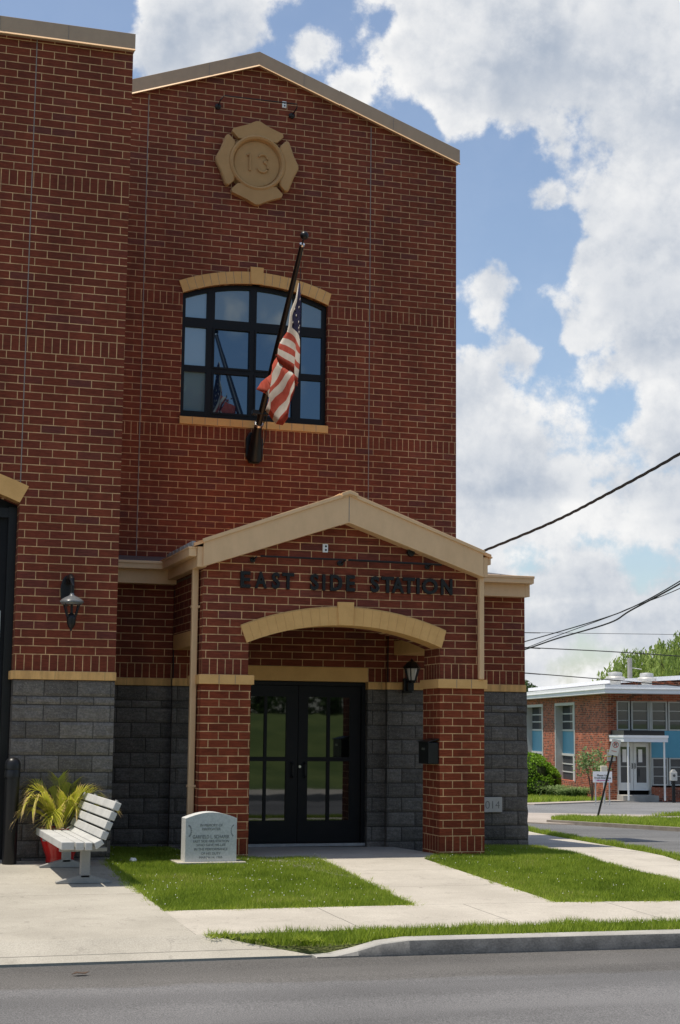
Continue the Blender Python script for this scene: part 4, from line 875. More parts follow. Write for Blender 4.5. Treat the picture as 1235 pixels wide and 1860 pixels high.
for y in (-2.30, -.74):
    g_ = H(-.6, y)
    part(MB().box(-.675, -.575, y - .05, y + .05, g_ + .06, -1.95), 'leg', bench_leg, bevel=.006, parent=bn)
    part(MB().box(-.90, -.40, y - .045, y + .045, -1.985, -1.948).tube([(-.50, y, -1.96), (-.455, y, -1.84), (-.30, y, -1.45)], .022, 6), 'support_arm', bench_leg, parent=bn)
    part(MB().prism([(-.93, g_ + .004), (-.34, g_ + .004), (-.34, g_ + .018), (-.56, g_ + .085), (-.69, g_ + .085), (-.93, g_ + .018)], y - .05, y + .05), 'foot', bench_leg, parent=bn)
pt = thing('flower_pot', (-.64, -.27, H(-.64, -.27)), 'round glossy red planter standing behind the bench', 'planter')
gp_ = H(-.64, -.27)
part(MB().lathe([(.0, .0), (.155, .0), (.17, .02), (.165, .07), (.20, .16), (.235, .27), (.245, .35), (.25, .385), (.262, .39), (.262, .415), (.235, .415), (.225, .37)], (-.64, -.27, gp_), 32), 'pot', red_pot, True, parent=pt)
part(MB().lathe([(.0, .375), (.226, .37)], (-.64, -.27, gp_), 24), 'soil', soil_m, parent=pt)
pm = thing('palm_plant', (-.64, -.27, gp_ + .37), 'yellowing potted palm with drooping dry leaf tips', 'plant')
def frond(az, length, rise, droop, dry, seed):
    r = random.Random(seed); V = []; F = []; T = []; c0 = Vector((-.64, -.27, gp_ + .37)); path = []
    for i in range(17):
        t = i / 16; h = length * (t * (.80 - .1 * t)); path.append(c0 + Vector((math.cos(az) * h, math.sin(az) * h, rise * math.sin(min(t * 1.35, 1.35) * 1.15) - droop * t ** 3)))
    for i in range(len(path) - 1):
        a, b = path[i], path[i + 1]; w = .007 * (1 - i / 17) + .0015; o = len(V); s = (b - a).cross(Vector((0, 0, 1))).normalized() * w
        V += [a - s, a + s, b + s, b - s]; F.append((o, o + 1, o + 2, o + 3)); T += [.6] * 4
    for i in range(3, 17):
        for sub in (0, .33, .66):
            for sd in (-1, 1):
                k = min(i, 15); p = path[k].lerp(path[k + 1], sub) if k < 16 else path[16]; d = (path[min(k + 1, 16)] - path[k - 1]).normalized()
                s = d.cross(Vector((0, 0, 1))).normalized() * sd; t = i / 16; L_ = (.24 * math.sin(math.pi * (.12 + .8 * t)) + .05) * r.uniform(.85, 1.15)
                dd = (s * .62 + d * .9 + Vector((0, 0, .30 - .30 * t))).normalized(); mid = p + dd * L_ * .55; end = p + dd * L_ + Vector((0, 0, -(.03 + .13 * dry * t) * L_ / .3 * r.uniform(.5, 1.5)))
                u = dd.cross(Vector((0, 0, 1))).normalized() * .0042; o = len(V); V += [p - u * .6, p + u * .6, mid + u, mid - u, end]
                F += [(o, o + 1, o + 2, o + 3), (o + 3, o + 2, o + 4, o + 4)]
                b_ = r.uniform(.25, .65); e = min(1, b_ + (.25 + .6 * dry) * (t ** 1.2) + r.uniform(0, .25)); T += [b_, b_, (b_ + e) / 2, (b_ + e) / 2, min(1, e + .15 + .3 * dry)]
    Fq = [f if len(set(f)) == 4 else f[:3] + (f[2],) for f in F]
    me = bpy.data.meshes.new('frond'); me.from_pydata([tuple(v) for v in V], [], [tuple(dict.fromkeys(f)) for f in F]); me.materials.append(palm_m)
    a = me.attributes.new('tone', 'FLOAT', 'POINT'); a.data.foreach_set('value', T); put(me, 'frond', pm)
for i, (az, ln, ri, dr, dry) in enumerate([(R(200), .70, .52, .22, 1), (R(182), .74, .34, .20, 1), (R(155), .58, .66, .16, .7), (R(215), .66, .58, .32, .9), (R(15), .84, .48, .18, .6), (R(348), .90, .40, .14, .6), (R(60), .46, .60, .06, .1), (R(95), .36, .66, .05, .1), (R(300), .50, .44, .20, .2), (R(250), .55, .40, .28, .3), (R(325), .50, .56, .12, .2), (R(165), .70, .44, .24, .8), (R(232), .52, .30, .30, .4), (R(280), .42, .52, .18, .2), (R(2), .60, .54, .12, .4), (R(120), .44, .54, .08, .2), (R(35), .58, .56, .10, .2), (R(190), .55, .62, .20, .6)]):
    frond(az, ln, ri, dr, dry, i)
part(MB().tube([(-.64, -.27, gp_ + .3), (-.63, -.27, gp_ + .5)], [.03, .02], 8).tube([(-.60, -.25, gp_ + .3), (-.57, -.25, gp_ + .48)], [.02, .015], 8).tube([(-.67, -.30, gp_ + .3), (-.70, -.30, gp_ + .46)], [.02, .015], 8), 'stems', mottled('palm_stem', (.16, .16, .05), (.24, .22, .08)), parent=pm)
bx, by = -1.235, -.32; bg = H(bx, by)
bo = thing('bollard', (bx, by, bg), 'black round topped bollard guarding the engine bay door', 'bollard')
part(MB().lathe([(.082, 0), (.085, .01), (.085, 1.02)], (bx, by, bg), 28), 'post', black_m, True, parent=bo)
part(MB().lathe([(.085, 1.0), (.093, 1.005), (.094, 1.075), (.088, 1.09), (.088, 1.10), (.093, 1.105), (.093, 1.16), (.082, 1.20), (.055, 1.232), (.0, 1.245)], (bx, by, bg), 28), 'cap', black_m, True, parent=bo)
ms = thing('memorial_stone', (1.12, -.48, H(1.12, -.5)), 'grey granite memorial stone with rounded top and engraved lettering', 'memorial')
mz = H(1.12, -.5)
top = [(x, -1.757 + .082 * math.cos((x - 1.12) / .32 * math.pi / 2.15)) for x in np.linspace(1.435, .805, 16)]
part(MB().prism([(.805, mz), (1.435, mz)] + top, -.61, -.36), 'stone', granite, bevel=.006, parent=ms)
part(MB().box(.70, 1.54, -.70, -.20, mz - .05, mz + .022), 'footing', concrete, bevel=.006, parent=ms)
for s, x0, x1, z0, z1 in (('IN MEMORY OF', .985, 1.26, -1.843, -1.812), ('FIREFIGHTER', 1.01, 1.235, -1.888, -1.858), ('GARFIELD L. SCHAFER', .895, 1.345, -1.985, -1.944), ('EAST SIDE FIRE STATION', .90, 1.34, -2.031, -2.002), ('WHO GAVE HIS LIFE', .94, 1.30, -2.076, -2.047), ('IN THE PERFORMANCE', .915, 1.325, -2.126, -2.097), ('OF HIS DUTY', 1.0, 1.24, -2.176, -2.147), ('MARCH 14, 1965', .98, 1.26, -2.224, -2.195)):
    dz = 0.0
    me = text_mesh(s, 1, x0, x1, z0 + dz, z1 + dz, -.6085, .004, .0); me.materials.append(engrave); put(me, 'inscription', ms)
lv = MB()
for sx in (-1, 1):
    cx = 1.12 + sx * .275
    for k in range(9):
        a = R(-75 + k * 20) ; r_ = .055; px, pz = cx - sx * r_ * .55 * math.cos(a), -1.895 + r_ * math.sin(a) * 1.15
        q = .012; lv.prism([(px - .003, pz - q), (px + .003 - sx * .008, pz), (px + sx * .003, pz + q), (px + sx * .01, pz + .002)], -.6125, -.609)
part(lv, 'wreath_carving', mat('carved_grey', (.25, .26, .26), .9)[0], parent=ms)
# small litter
t = MB().lathe([(.0, .0), (.03, .005), (.042, .022), (.03, .045), (.0, .052)], (.23, -.33, H(.23, -.33) + .005), 8).build('crumpled_paper', white_paint)
for v in t.data.vertices: v.co += Vector((noise.noise(v.co * 40), noise.noise(v.co * 41 + Vector((3, 0, 0))), noise.noise(v.co * 42))) * .012
tag(single(t, (.23, -.33, H(.23, -.33))), 'small crumpled white paper lying on the shaded grass', 'litter')
lz = ROADZ(-1.3, -7.1) + .012
t = MB().add([(-1.38, -7.1, lz), (-1.34, -7.13, lz + .012), (-1.28, -7.12, lz + .004), (-1.24, -7.09, lz + .016), (-1.29, -7.07, lz + .006), (-1.34, -7.07, lz + .014)], [(0, 1, 5), (1, 2, 4, 5), (2, 3, 4)]).build('dry_leaf', mat('dead_leaf', (.07, .042, .025), .9)[0])
sm = t.modifiers.new('thick', 'SOLIDIFY'); sm.thickness = .003
tag(single(t, (-1.3, -7.1, lz)), 'brown dried leaf lying on the asphalt road', 'leaf')

# ------------------------------------------------------------------ cables overhead
def cable(name, pts, r, label, twist=0, n=60, grp='overhead cables'):
    pts = [Vector(p) for p in pts]; P_ = []
    for i in range(len(pts) - 1):
        p0, p1, p2, p3 = pts[max(i - 1, 0)], pts[i], pts[i + 1], pts[min(i + 2, len(pts) - 1)]
        k = max(4, n // (len(pts) - 1))
        for j in range(k):
            t = j / k; P_.append(.5 * ((2 * p1) + (p2 - p0) * t + (2 * p0 - 5 * p1 + 4 * p2 - p3) * t * t + (3 * p1 - p0 - 3 * p2 + p3) * t ** 3))
    P_.append(pts[-1]); mb = MB()
    if twist:
        for ph in range(3):
            mb.tube([p + Vector((0, math.cos(i * .55 + ph * 2.09), math.sin(i * .55 + ph * 2.09))) * r * .75 for i, p in enumerate(P_)], r * .62, 6)
    else: mb.tube(P_, r, 6)
    o = mb.build(name, cable_m, None, True); tag(single(o, tuple(pts[0])), label, 'cable', grp)
cable('service_cable', [(5.52,2.36,1.86),(5.67,2.09,1.94),(5.92,.08,2.16),(5.99,-1.44,2.34),(6.04,-3.28,2.58),(5.93,-5.4,2.86),(5.6,-9,3.5)], .016, 'thick twisted service cable rising from behind the porch roof', 1, 150)
cable('street_cable', [(6.5,45,2.2),(11.9,28.3,1.25),(13.95,21.39,1.36),(14.29,20.21,1.5),(14.27,18.08,1.69),(14.42,15.36,1.94),(14.45,14.26,2.18),(14.3,11.61,2.59),(13.97,7.39,3.31)], .019, 'heavy black cable, lowest of the crossing bundle beyond the side street')
cable('street_cable', [(6.6,45,2.6),(12.0,28.3,1.45),(14.02,21.55,1.55),(14.27,20.18,1.71),(14.31,15.91,2.02),(14.36,13.96,2.24),(14.3,11.6,2.65),(13.96,7.38,3.42)], .014, 'thin cable, topmost of the crossing bundle beyond the side street')
cable('street_cable', [(6.5,45,2.2),(11.9,28.3,1.25),(13.95,21.39,1.36),(14.28,20.2,1.53),(14.27,18.07,1.76),(14.41,15.34,2.09),(14.44,14.25,2.24),(14.31,11.62,2.49),(13.98,7.42,3.04)], .010, 'thinnest cable threaded through the middle of the crossing bundle')
cable('street_cable', [(-3,32.6,2.9),(15.92,27.03,1.97),(17.11,26.68,1.92),(19.6,25.93,1.82),(21.86,25.26,1.69),(24.62,24.45,1.51)], .017, 'straight black cable crossing just in front of the willow crown')
cable('street_cable', [(-3,34.8,2.7),(16.72,28.99,1.27),(17.95,28.63,1.19),(20.55,27.87,1.0),(22.9,27.18,.81),(25.78,26.34,.56)], .017, 'straight black cable dipping to the white roof vents')
cable('street_cable', [(-3,37.6,2.9),(17.8,31.63,2.69),(19.1,31.23,2.69),(21.83,30.4,2.68),(24.31,29.65,2.67),(27.34,28.74,2.62)], .009, 'faint hairline wire level across the sky above the willow')

# ------------------------------------------------------------------ signs
sgb, sgt = Vector((14.16, 15.58, H(14.16, 15.58))), Vector((14.47, 15.23, -1.02))
np_ = thing('no_parking_sign', tuple(sgb), 'leaning no parking sign on a black post beside the side street', 'sign')
ax = (sgt - sgb).normalized()
part(MB().tube([sgb - ax * .1, sgb + ax * 1.75], .026, 6), 'post', black_m, parent=np_)
rgt = CR.copy(); rgt = (rgt - ax * rgt.dot(ax)).normalized(); nrm = rgt.cross(ax).normalized()   # towards the street
if nrm.dot(CO - sgb) < 0: nrm = -nrm
cen = sgb + ax * 1.745 - nrm * -.035
def on(u_, v_, d): return cen + rgt * u_ + ax * v_ + nrm * d
def plate3(w, h, d0, d1, rad=.02):
    o = []
    for cx, cy, a0 in ((w - rad, h - rad, 0), (-w + rad, h - rad, 90), (-w + rad, -h + rad, 180), (w - rad, -h + rad, 270)):
        for k in range(5): a = R(a0 + k * 22.5); o.append((cx + rad * math.cos(a), cy + rad * math.sin(a)))
    n = len(o); return MB().add([on(x, y, d0) for x, y in o] + [on(x, y, d1) for x, y in o], [tuple(range(n))[::-1], tuple(range(n, 2 * n))] + [(i, (i + 1) % n, (i + 1) % n + n, i + n) for i in range(n)])
pn = plate3(.112, .195, 0, .006).build('panel', sign_white, np_)
def flat(pts2, d, name, m_):
    n = len(pts2); MB().add([on(x, y, d) for x, y in pts2] + [on(x, y, d + .002) for x, y in pts2], [tuple(range(n))[::-1], tuple(range(n, 2 * n))] + [(i, (i + 1) % n, (i + 1) % n + n, i + n) for i in range(n)]).build(name, m_, pn)
rg = MB(); ring_o = [(0 + .074 * math.cos(a), .062 + .074 * math.sin(a)) for a in np.linspace(0, 2 * math.pi, 28, endpoint=False)]; ring_i = [(.060 * math.cos(a), .062 + .060 * math.sin(a)) for a in np.linspace(0, 2 * math.pi, 28, endpoint=False)]
rg.add([on(x, y, .0085) for x, y in ring_o] + [on(x, y, .0085) for x, y in ring_i], [(i, (i + 1) % 28, 28 + (i + 1) % 28, 28 + i) for i in range(28)])
rg.add([on(x, y, .0105) for x, y in ((-.048, .098), (-.038, .108), (.048, .024), (.038, .014))], [(0, 1, 2, 3)]).build('prohibition_ring', sign_red, pn)
lt = MB()
for (a, b, c, d) in ((-.030, -.016, .02, .105), (-.016, .024, .092, .105), (-.016, .024, .055, .067), (.016, .030, .062, .098)): lt.add([on(x, y, .0095) for x, y in ((a, c), (b, c), (b, d), (a, d))], [(0, 1, 2, 3)])
lt.build('letter', sign_black, pn)
sml = MB()
for i, (a, b) in enumerate(((-.06, -.03), (-.025, .0), (.005, .03), (.036, .06))): sml.add([on(x, y, .0085) for x, y in ((a, -.105), (b, -.105), (b, -.09), (a, -.09))], [(0, 1, 2, 3)])
sml.build('small_print', sign_red, pn)

ysx, ysy = 21.5, 30.15; ysg = H(ysx, ysy)
ys = thing('yard_sign', (ysx, ysy, ysg), 'white yard sign with magenta arrow on the lawn by the school', 'sign', None, -R(14))
WORLD[ys.name] = Vector((0, 0, 0))
part(MB().box(-.33, .33, -.02, .0, .73, 1.10), 'panel', sign_white, parent=ys)
part(MB().box(-.26, -.22, 0, .03, -.1, 1.0).box(.22, .26, 0, .03, -.1, 1.0), 'stakes', grey_frame, parent=ys)
for s, x0, x1, z0, z1 in (('Please Use', -.19, .20, .94, 1.0), ('Front Entrance', -.28, .29, .855, .915)):
    me = text_mesh(s, 1, x0, x1, z0, z1, -.022, .004, .02); me.materials.append(sign_black); put(me, 'lettering', ys)
part(MB().prism([(-.22, .80), (-.14, .825), (-.14, .81), (.22, .81), (.22, .79), (-.14, .79), (-.14, .775)], -.026, -.0205), 'arrow', sign_pink, parent=ys)
wx, wy = 22.45, 31.94; wg = H(wx, wy)
wb = thing('utility_box', (wx, wy, wg), 'small cream utility box on a stake behind the yard sign', 'utility box', None, -R(14)); WORLD[wb.name] = Vector((0, 0, 0))
part(MB().box(-.12, .10, -.08, .08, 1.02, 1.30), 'box', mat('cream_paint', (.66, .60, .47), .6)[0], bevel=.01, parent=wb)
part(MB().box(-.03, .03, -.03, .03, -.1, 1.02), 'stake', grey_frame, parent=wb)
mx_, my_ = 26.81, 34.89; mg = H(mx_, my_)
mt = thing('meter_post', (mx_, my_, mg), 'grey meter box on a dark post near the school windows', 'meter', None, -R(11.4)); WORLD[mt.name] = Vector((0, 0, 0))
part(MB().box(-.13, .13, -.10, .10, .78, 1.12).prism([(-.11, 1.12), (.11, 1.12), (.05, 1.2), (-.05, 1.2)], -.08, .08), 'box', vent_m, bevel=.02, parent=mt)
part(MB().box(-.055, .055, -.05, .05, -.1, .78), 'post', black_m, parent=mt)
part(MB().lathe([(.05, 0), (.05, -.02)], (0, -.10, .98), 12, 'y'), 'dial', glass_far, parent=mt)

# ------------------------------------------------------------------ low brick school across the side street
NB = thing('school_building', (25.43, 37.55, -3.35), 'low orange brick school with white flat roof and blue panels', 'building', None, -R(11.4))
Z0 = 3.35
def npart(mb, name, m, parent=None, bevel=0.0, smooth=False):
    o = mb.build(name, m, parent or NB, smooth, bevel); return o
def sidewin(s0, s1, full=True):
    """tall recessed bay in the receding wall: window, blue panel, window"""
    zt, zb = .52 + Z0, -2.85 + Z0
    f = npart(MB().box(-.03, .34, s0, s0 + .12, zb, zt).box(-.03, .34, s1 - .12, s1, zb, zt).box(-.03, .34, s0 + .12, s1 - .12, zt - .12, zt).box(.26, .34, s0 + .12, s1 - .12, -1.80 + Z0, -1.70 + Z0).box(.26, .34, s0 + .12, s1 - .12, -.72 + Z0, -.64 + Z0).box(.26, .34, s0 + 1.20, s0 + 1.50, -.64 + Z0, zt - .12).box(.26, .34, s0 + 1.20, s0 + 1.50, zb, -1.80 + Z0), 'window_bay', grey_frame)
    npart(MB().box(.30, .33, s0 + .12, s1 - .12, -1.70 + Z0, -.72 + Z0), 'blue_panel', blue_panel, f)
    for a, b in ((-.64, .40), (-2.85, -1.80)):
        npart(MB().box(.31, .325, s0 + .12, s1 - .12, a + Z0, b + Z0), 'pane', glass_far, f)
        g_ = MB()
        for t in (.33, .66): g_.box(.285, .309, s0 + .12, s1 - .12, a + (b - a) * t - .025 + Z0, a + (b - a) * t + .025 + Z0)
        npart(g_, 'glazing_bars', grey_frame, f)
bays = [(5.35, 9.0), (11.45, 15.3), (17.5, 21.3)]
prev = 0.0; wm = MB()
for a, b in bays:
    wm.box(0, .35, prev, a, -1, .80 + Z0); wm.box(0, .35, a, b, .52 + Z0, .80 + Z0); wm.box(0, .35, a, b, -1, -2.85 + Z0); prev = b
wm.box(0, .35, prev, 26, -1, .80 + Z0)
npart(wm, 'brick_wall', brick_old)
for a, b in bays: sidewin(a, b)
FX1 = 12.0
npart(MB().box(.351, FX1, .42, 26, -1, .80 + Z0), 'building_core', dark_in)
npart(MB().box(.351, FX1, .0, .30, .50 + Z0, .80 + Z0).box(1.70, FX1, .0, .30, -1, -2.86 + Z0), 'brick_wall', brick_old)
npart(MB().prism([(-.48, -1.4), (FX1 + .6, -1.4), (FX1 + .6, 27), (-.48, 27)], .77 + Z0, 1.10 + Z0, 'z'), 'roof_slab', white_roof)
npart(MB().box(-.52, FX1 + .6, -1.44, 27, .925 + Z0, .955 + Z0), 'roof_trim', white_paint)
def frontwin(x0, x1, z0, z1, rails=2):
    f = npart(MB().prism([(x0, z0 + Z0), (x1, z0 + Z0), (x1, z1 + Z0), (x0, z1 + Z0)], .05, .18, holes=[[(x0 + .06, z0 + .05 + Z0), (x1 - .06, z0 + .05 + Z0), (x1 - .06, z1 - .05 + Z0), (x0 + .06, z1 - .05 + Z0)]]), 'window', grey_frame)
    npart(MB().box(x0 + .05, x1 - .05, .12, .14, z0 + .04 + Z0, z1 - .04 + Z0), 'pane', glass_far, f)
    g_ = MB()
    for k in range(1, rails + 1): z = z0 + (z1 - z0) * k / (rails + 1) + Z0; g_.box(x0 + .06, x1 - .06, .10, .119, z - .015, z + .015)
    npart(g_, 'glazing_bars', grey_frame, f)
xw = [(.26, .90), (.96, 1.68)] + [(1.76 + i * .70 + (.0 if i % 2 else 0), 1.76 + i * .70 + .66) for i in range(14)]
for a, b in xw: frontwin(a, b, -.65, .50)
for a, b in xw[2:]: frontwin(a, b, -2.80, -1.72)
npart(MB().box(1.72, FX1, .06, .30, -1.715 + Z0, -.655 + Z0), 'blue_panel', blue_panel)
npart(MB().box(.352, .40, .0, .30, -3.3 + Z0, .5 + Z0).box(1.69, 1.735, .0, .32, -3.3 + Z0, .5 + Z0).box(.40, 1.69, .02, .30, -.86 + Z0, -.66 + Z0).box(.40, 1.69, .02, .30, -1.14 + Z0, -.87 + Z0), 'door_surround', grey_frame)
for a, b in ((.405, 1.03), (1.045, 1.685)):
    l = npart(MB().prism([(a, -3.0 + Z0), (b, -3.0 + Z0), (b, -1.15 + Z0), (a, -1.15 + Z0)], .14, .19, holes=[[(a + .12, -2.70 + Z0), (b - .12, -2.70 + Z0), (b - .12, -1.30 + Z0), (a + .12, -1.30 + Z0)]]), 'door', white_paint)
    npart(MB().box(a + .11, b - .11, .16, .17, -2.71 + Z0, -1.29 + Z0), 'pane', glass_far, l)
    npart(MB().box(a + .12, b - .12, .135, .159, -2.09 + Z0, -2.05 + Z0), 'push_rail', grey_frame, l)
    npart(MB().box(a + .20, a + .36, .150, .159, -1.9 + Z0, -1.40 + Z0), 'paper_notice', sign_white, l)
    hx = b - .05 if a < .6 else a + .05
    npart(MB().tube([(hx, .14, -2.15 + Z0), (hx, .09, -2.13 + Z0), (hx, .09, -1.97 + Z0), (hx, .14, -1.95 + Z0)], .018, 6), 'handle', black_m, l)
cn = npart(MB().box(.05, 1.78, -2.05, .0, -1.09 + Z0, -.93 + Z0).box(.03, 1.80, -2.08, .0, -.93 + Z0, -.84 + Z0), 'canopy', white_roof)
npart(MB().box(.10, 1.70, -1.9, -.02, -.839 + Z0, -.66 + Z0), 'canopy_roof', black_m, cn)
for x in (.24, 1.66): npart(MB().box(x - .027, x + .027, -1.98, -1.90, -3.3 + Z0, -1.09 + Z0), 'canopy_post', white_paint, cn)
npart(MB().box(.32, 1.74, -.9, .0, -3.6 + Z0, -3.16 + Z0), 'door_step', kerb_m)
nf = npart(MB().box(-.06, .27, -.05, -.003, -1.86 + Z0, -1.42 + Z0), 'wall_plaque', vent_m)
npart(MB().box(-.06, .27, -.054, -.0505, -1.50 + Z0, -1.45 + Z0).box(-.06, .27, -.054, -.0505, -1.70 + Z0, -1.66 + Z0), 'plaque_stripe', sign_yellow, nf)
for x, y in ((1.42, 4.0), (2.95, 4.6)):
    v = npart(MB().lathe([(.22, -.25), (.22, .14), (.40, .145), (.41, .24), (.36, .29), (.29, .30)], (x, y, 1.30 + Z0), 20), 'roof_vent', vent_m, smooth=True)
    npart(MB().lathe([(.29, .30), (.29, .42), (.27, .47), (.0, .50)], (x, y, 1.30 + Z0), 20), 'vent_cap', vent_m, v, smooth=True)
for x in (3.3, 4.3): npart(MB().lathe([(.0, .09), (.06, .08), (.09, .05), (.09, 0)], (x, -.6, 1.10 + Z0), 10), 'roof_dome', white_paint)
us = npart(MB().box(3.0, FX1, 6.5, 20, 1.10 + Z0, 1.50 + Z0), 'upper_wall', brick_old)
npart(MB().add([(1.6, 5.6, 1.36 + Z0), (FX1 + .5, 5.6, 2.0 + Z0), (FX1 + .5, 22, 2.0 + Z0), (1.6, 22, 1.36 + Z0), (1.6, 5.6, 1.52 + Z0), (FX1 + .5, 5.6, 2.25 + Z0), (FX1 + .5, 22, 2.25 + Z0), (1.6, 22, 1.52 + Z0)], [(0, 1, 2, 3), (4, 7, 6, 5), (0, 4, 5, 1), (1, 5, 6, 2), (2, 6, 7, 3), (3, 7, 4, 0)]), 'upper_roof', white_roof)

# ------------------------------------------------------------------ plants by the school, trees
def leaf_cloud(pts, size, tones, m_, name, parent, elong=1.6, vertical=False):
    pts = np.asarray(pts); n = len(pts); a = rng.normal(size=(n, 3)); a /= np.linalg.norm(a, axis=1)[:, None]
    if vertical: a[:, :2] *= .75; a[:, 2] = -1; a /= np.linalg.norm(a, axis=1)[:, None]
    b = np.cross(a, rng.normal(size=(n, 3))); b /= np.linalg.norm(b, axis=1)[:, None] + 1e-9
    s = size * rng.uniform(.6, 1.35, n)[:, None]; A = a * s * elong; B = b * s * .5
    V = np.stack([pts - A * .5, pts + B, pts + A * .5, pts - B], 1).reshape(-1, 3); F = np.arange(4 * n).reshape(-1, 4)
    return tri_mesh(name, V, F, m_, np.repeat(np.clip(tones, 0, 1), 4), parent)
def blobs(centres, n, shell=.55):
    P_ = []; T_ = []
    for (c, r) in centres:
        k = int(n * r[0] * r[2]); d = rng.normal(size=(k, 3)); d /= np.linalg.norm(d, axis=1)[:, None]; rr = rng.uniform(shell, 1, k) ** .6
        p = d * rr[:, None] * np.array(r); nz = np.array([noise.noise(Vector(q) * 2.2) for q in p + np.array(c)]); keep = nz > -.22
        P_.append((p + np.array(c))[keep]); T_.append((.5 + .35 * nz + rng.normal(0, .14, k))[keep])
    return np.concatenate(P_), np.concatenate(T_)
bc = (24.1, 42.0); bgz = H(*bc)
bs = thing('round_bush', (*bc, bgz), 'large rounded clipped green bush in front of the school wall', 'bush')
cs = [((bc[0] + dx * 1.12, bc[1] + dy, bgz + .88 + dz * 1.1), (rx * 1.14, ry, rz * 1.12)) for dx, dy, dz, rx, ry, rz in ((-.15, 0, .05, 1.0, .95, .85), (-.75, .2, -.05, .9, .9, .8), (.35, -.1, -.18, .75, .8, .7), (.0, -.2, -.35, .95, .85, .6))]
p, tn = blobs(cs, 7500, .8); leaf_cloud(p, .055, tn, hedge_m, 'foliage', bs)
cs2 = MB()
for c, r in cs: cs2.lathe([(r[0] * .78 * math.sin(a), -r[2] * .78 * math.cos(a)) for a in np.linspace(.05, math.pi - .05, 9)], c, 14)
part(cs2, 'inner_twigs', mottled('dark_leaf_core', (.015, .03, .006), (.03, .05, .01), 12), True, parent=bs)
def strap_clump(cx, cy, w, h, n, label, name='strap_plant'):
    g_ = H(cx, cy); t_ = thing(name, (cx, cy, g_), label, 'plant', 'leafy plants along the school wall'); V = []; F = []; T = []
    for i in range(n):
        x, y = cx + rng.normal(0, w * .33), cy + rng.normal(0, w * .3); a = rng.uniform(0, 6.28); l = h * rng.uniform(.6, 1.15); o = len(V); wd = .034; sx, sy = -math.sin(a) * wd, math.cos(a) * wd
        for k, (t, e) in enumerate(((0, 0), (.4, .18), (.75, .50), (1, .9))):
            q = 1 - t * .9; px, py, pz = x + math.cos(a) * l * e, y + math.sin(a) * l * e, g_ + l * (t - .55 * t ** 3); V += [(px - sx * q, py - sy * q, pz), (px + sx * q, py + sy * q, pz)]
        F += [(o, o + 1, o + 3, o + 2), (o + 2, o + 3, o + 5, o + 4), (o + 4, o + 5, o + 7, o + 6)]; T += [np.clip(rng.normal(.5, .25), 0, 1)] * 8
    tri_mesh('leaves', V, F, iris_m, T, t_)
strap_clump(24.58, 40.95, .62, .95, 420, 'broad clump of pale strap leaves beside the round bush')
strap_clump(24.51, 39.4, .45, .72, 260, 'lower light green clump between two taller leafy clumps')
strap_clump(24.73, 38.8, .42, .85, 280, 'dark strap leaved clump nearest the yard sign')
sb = thing('flowering_shrub', (23.9, 35.9, H(23.9, 35.9)), 'young open shrub with pale leaves against the sunlit brick', 'shrub')
sg_ = H(23.9, 35.9); P_ = []; stem = MB()
for k in range(9):
    a = rng.uniform(0, 6.28); h = rng.uniform(1.0, 1.75); e = Vector((23.9 + math.cos(a) * .38 * h / 1.5, 35.9 + math.sin(a) * .38, sg_ + h)); stem.tube([(23.9, 35.9, sg_), (23.9 + math.cos(a) * .12, 35.9 + math.sin(a) * .12, sg_ + h * .55), e], [.016, .012, .006], 5)
    for j in range(70): P_.append(np.array(e) + rng.normal(0, 1, 3) * np.array((.14, .14, .15)))
part(stem, 'stems', bark_m, parent=sb); leaf_cloud(P_, .075, rng.uniform(.3, 1, len(P_)), iris_m, 'leaves', sb)

def limb(mb, a, b, r0, r1, bend, n=5):
    a, b = Vector(a), Vector(b); mb.tube([a.lerp(b, t) + Vector((noise.noise((a.x + t * 3, 1, b.z)), noise.noise((a.y + t * 3, 2, b.x)), 0)) * bend * math.sin(math.pi * t) for t in np.linspace(0, 1, n)], [r0 + (r1 - r0) * t for t in np.linspace(0, 1, n)], 7); return b
def broad_tree(x, y, z, h, w, label, m_, nleaf, size, cat='tree', grp=None, name='leafy_tree'):
    t_ = thing(name, (x, y, z), label, cat, grp); tr = MB(); limb(tr, (x, y, z - .3), (x, y, z + h * .45), .035 * h, .022 * h, .3); cs = []
    for k in range(11):
        a = k * 2.4; rr = w * rng.uniform(.25, .62); c = (x + rr * math.cos(a), y + rr * math.sin(a), z + h * rng.uniform(.42, .88)); limb(tr, (x, y, z + h * rng.uniform(.25, .45)), c, .014 * h, .004 * h, .4); s = w * rng.uniform(.28, .42); cs.append((c, (s, s, s * .8)))
    cs.append(((x, y, z + h * .86), (w * .4, w * .4, h * .16)))
    part(tr, 'trunk', bark_m, True, parent=t_); p, tn = blobs(cs, nleaf / (w * w), .35); leaf_cloud(p, size, tn, m_, 'crown', t_)
wxx, wyy = 41.9, 57.2; wz = H(wxx, wyy)
wl = thing('willow_tree', (wxx, wyy, wz), 'weeping willow with hanging light green strands behind the school', 'tree')
tr = MB(); limb(tr, (wxx, wyy, wz - .3), (wxx + .2, wyy, wz + 4.0), .45, .30, .3); P_ = []; T_ = []
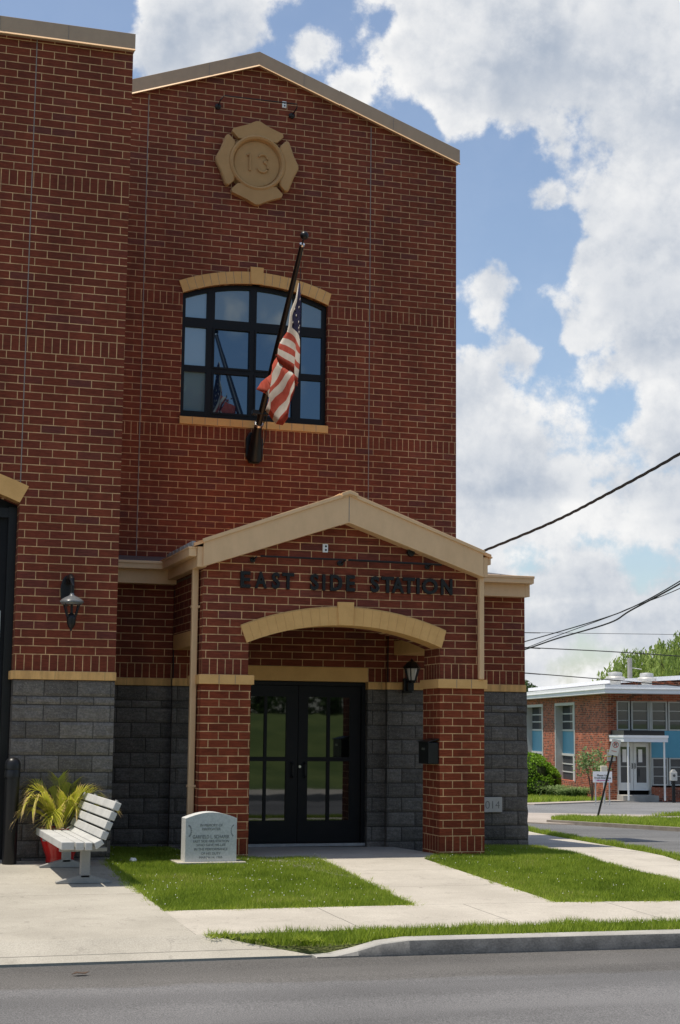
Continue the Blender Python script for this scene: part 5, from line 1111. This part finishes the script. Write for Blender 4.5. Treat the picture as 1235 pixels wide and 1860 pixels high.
for k in range(46):
    a = k * 2.399; rad = 5.9 * math.sqrt((k + .5) / 46); zt = wz + 8.35 * (1 - .30 * (rad / 6.0) ** 2) * rng.uniform(.86, 1.05); cx, cy = wxx + rad * math.cos(a), wyy + rad * math.sin(a)
    limb(tr, (wxx + .2, wyy, wz + 3.6), (cx, cy, zt), .09, .02, .9); base_t = rng.uniform(.2, .8)
    for s in range(64):
        x0, y0 = cx + rng.normal(0, .8), cy + rng.normal(0, .8); ln = rng.uniform(.9, 3.6); z0_ = zt + .75 * math.cos(min(2.8, math.hypot(x0 - cx, y0 - cy) * 1.5)) + rng.normal(0, .1); sw = rng.normal(0, .12, 2)
        n = int(ln / .115); tt = np.linspace(0, 1, n); xs = x0 + sw[0] * tt + rng.normal(0, .035, n); ys = y0 + sw[1] * tt + rng.normal(0, .035, n); zs = z0_ - ln * tt
        k_ = zs > wz + 1; P_.append(np.stack([xs, ys, zs], 1)[k_]); T_.append(np.full(k_.sum(), base_t + rng.normal(0, .14)) + rng.normal(0, .08, k_.sum()))
part(tr, 'trunk', bark_m, True, parent=wl); leaf_cloud(np.concatenate(P_), .10, np.concatenate(T_), willow_m, 'crown', wl, 2.6, True)
broad_tree(35.4, 68.6, H(35.4, 68.6), 6.45, 2.3, 'distant green tree whose top shows over the white roof', tree_m, 9000, .10, grp='trees')
up = thing('utility_pole', (34.39, 53.0, H(34.39, 53)), 'plain grey wooden pole standing in front of the willow', 'pole')
ug = H(34.39, 53.0)
part(MB().tube([(34.39, 53, ug - .3), (34.39, 53, 2.98)], [.14, .12], 10), 'shaft', mottled('grey_pole', (.22, .21, .20), (.32, .31, .29), 5), True, parent=up)
part(MB().tube([(34.39, 53, 2.5), (35.0, 52.9, 2.42)], .02, 6), 'arm', grey_frame, parent=up)
# across the street, mirrored in the glass
hs = thing('frame_house', (6.5, -47, -.18), 'pale two storey house across the street, seen in the door glass', 'house')
part(MB().prism([(2.5, -.3), (10.5, -.3), (10.5, 4.6), (6.5, 7.0), (2.5, 4.6)], -54, -45), 'wall', white_paint, parent=hs)
part(MB().prism([(2.1, 4.35), (6.5, 6.95), (10.9, 4.35), (10.9, 4.6), (6.5, 7.25), (2.1, 4.6)], -54.4, -44.6), 'roof', roof_m, parent=hs)
for x in (3.6, 7.9):
    for z in (.7, 3.0):
        w_ = part(MB().box(x - .06, x + 1.26, -45, -44.93, z - .06, z + 1.4), 'window', grey_frame, parent=hs); part(MB().box(x, x + 1.2, -44.93, -44.9, z, z + 1.34), 'pane', glass_far, parent=w_)
part(MB().box(6.0, 7.0, -45, -44.92, -.18, 1.9), 'door', black_m, parent=hs)
hd = thing('privet_hedge', (-6, -40, -.18), 'dark clipped hedge along the lane across the street', 'hedge')
p_, t_n = blobs([((x, -40 + .3 * math.sin(x), .35), (1.3, .8, .75)) for x in np.arange(-16, 5, 1.5)] + [((x, -40.5, .3), (1.2, .8, .6)) for x in np.arange(11, 30, 1.5)], 900, .5)
leaf_cloud(p_, .16, t_n, tree_m, 'foliage', hd)
for i, (x, y, h, w, lab) in enumerate([(-3.5, -44, 9.5, 4.6, 'broad green tree on the bank across the street, seen in window reflections'), (11.6, -43.5, 14.2, 4.6, 'slender tall tree beside the pale house across the street'), (18, -46, 10, 5.2, 'broadest leafy tree on the bank across the street, right of the pale house'), (-16, -50, 9, 5, 'spreading tree far along the bank across the street'), (30, -52, 9, 5.5, 'wide dark tree at the far end of the bank across the street')]):
    broad_tree(x, y, BANKZ(x, y), h, w, lab, tree_m, 9000, .26, grp='trees')
print('objects', len(bpy.data.objects))
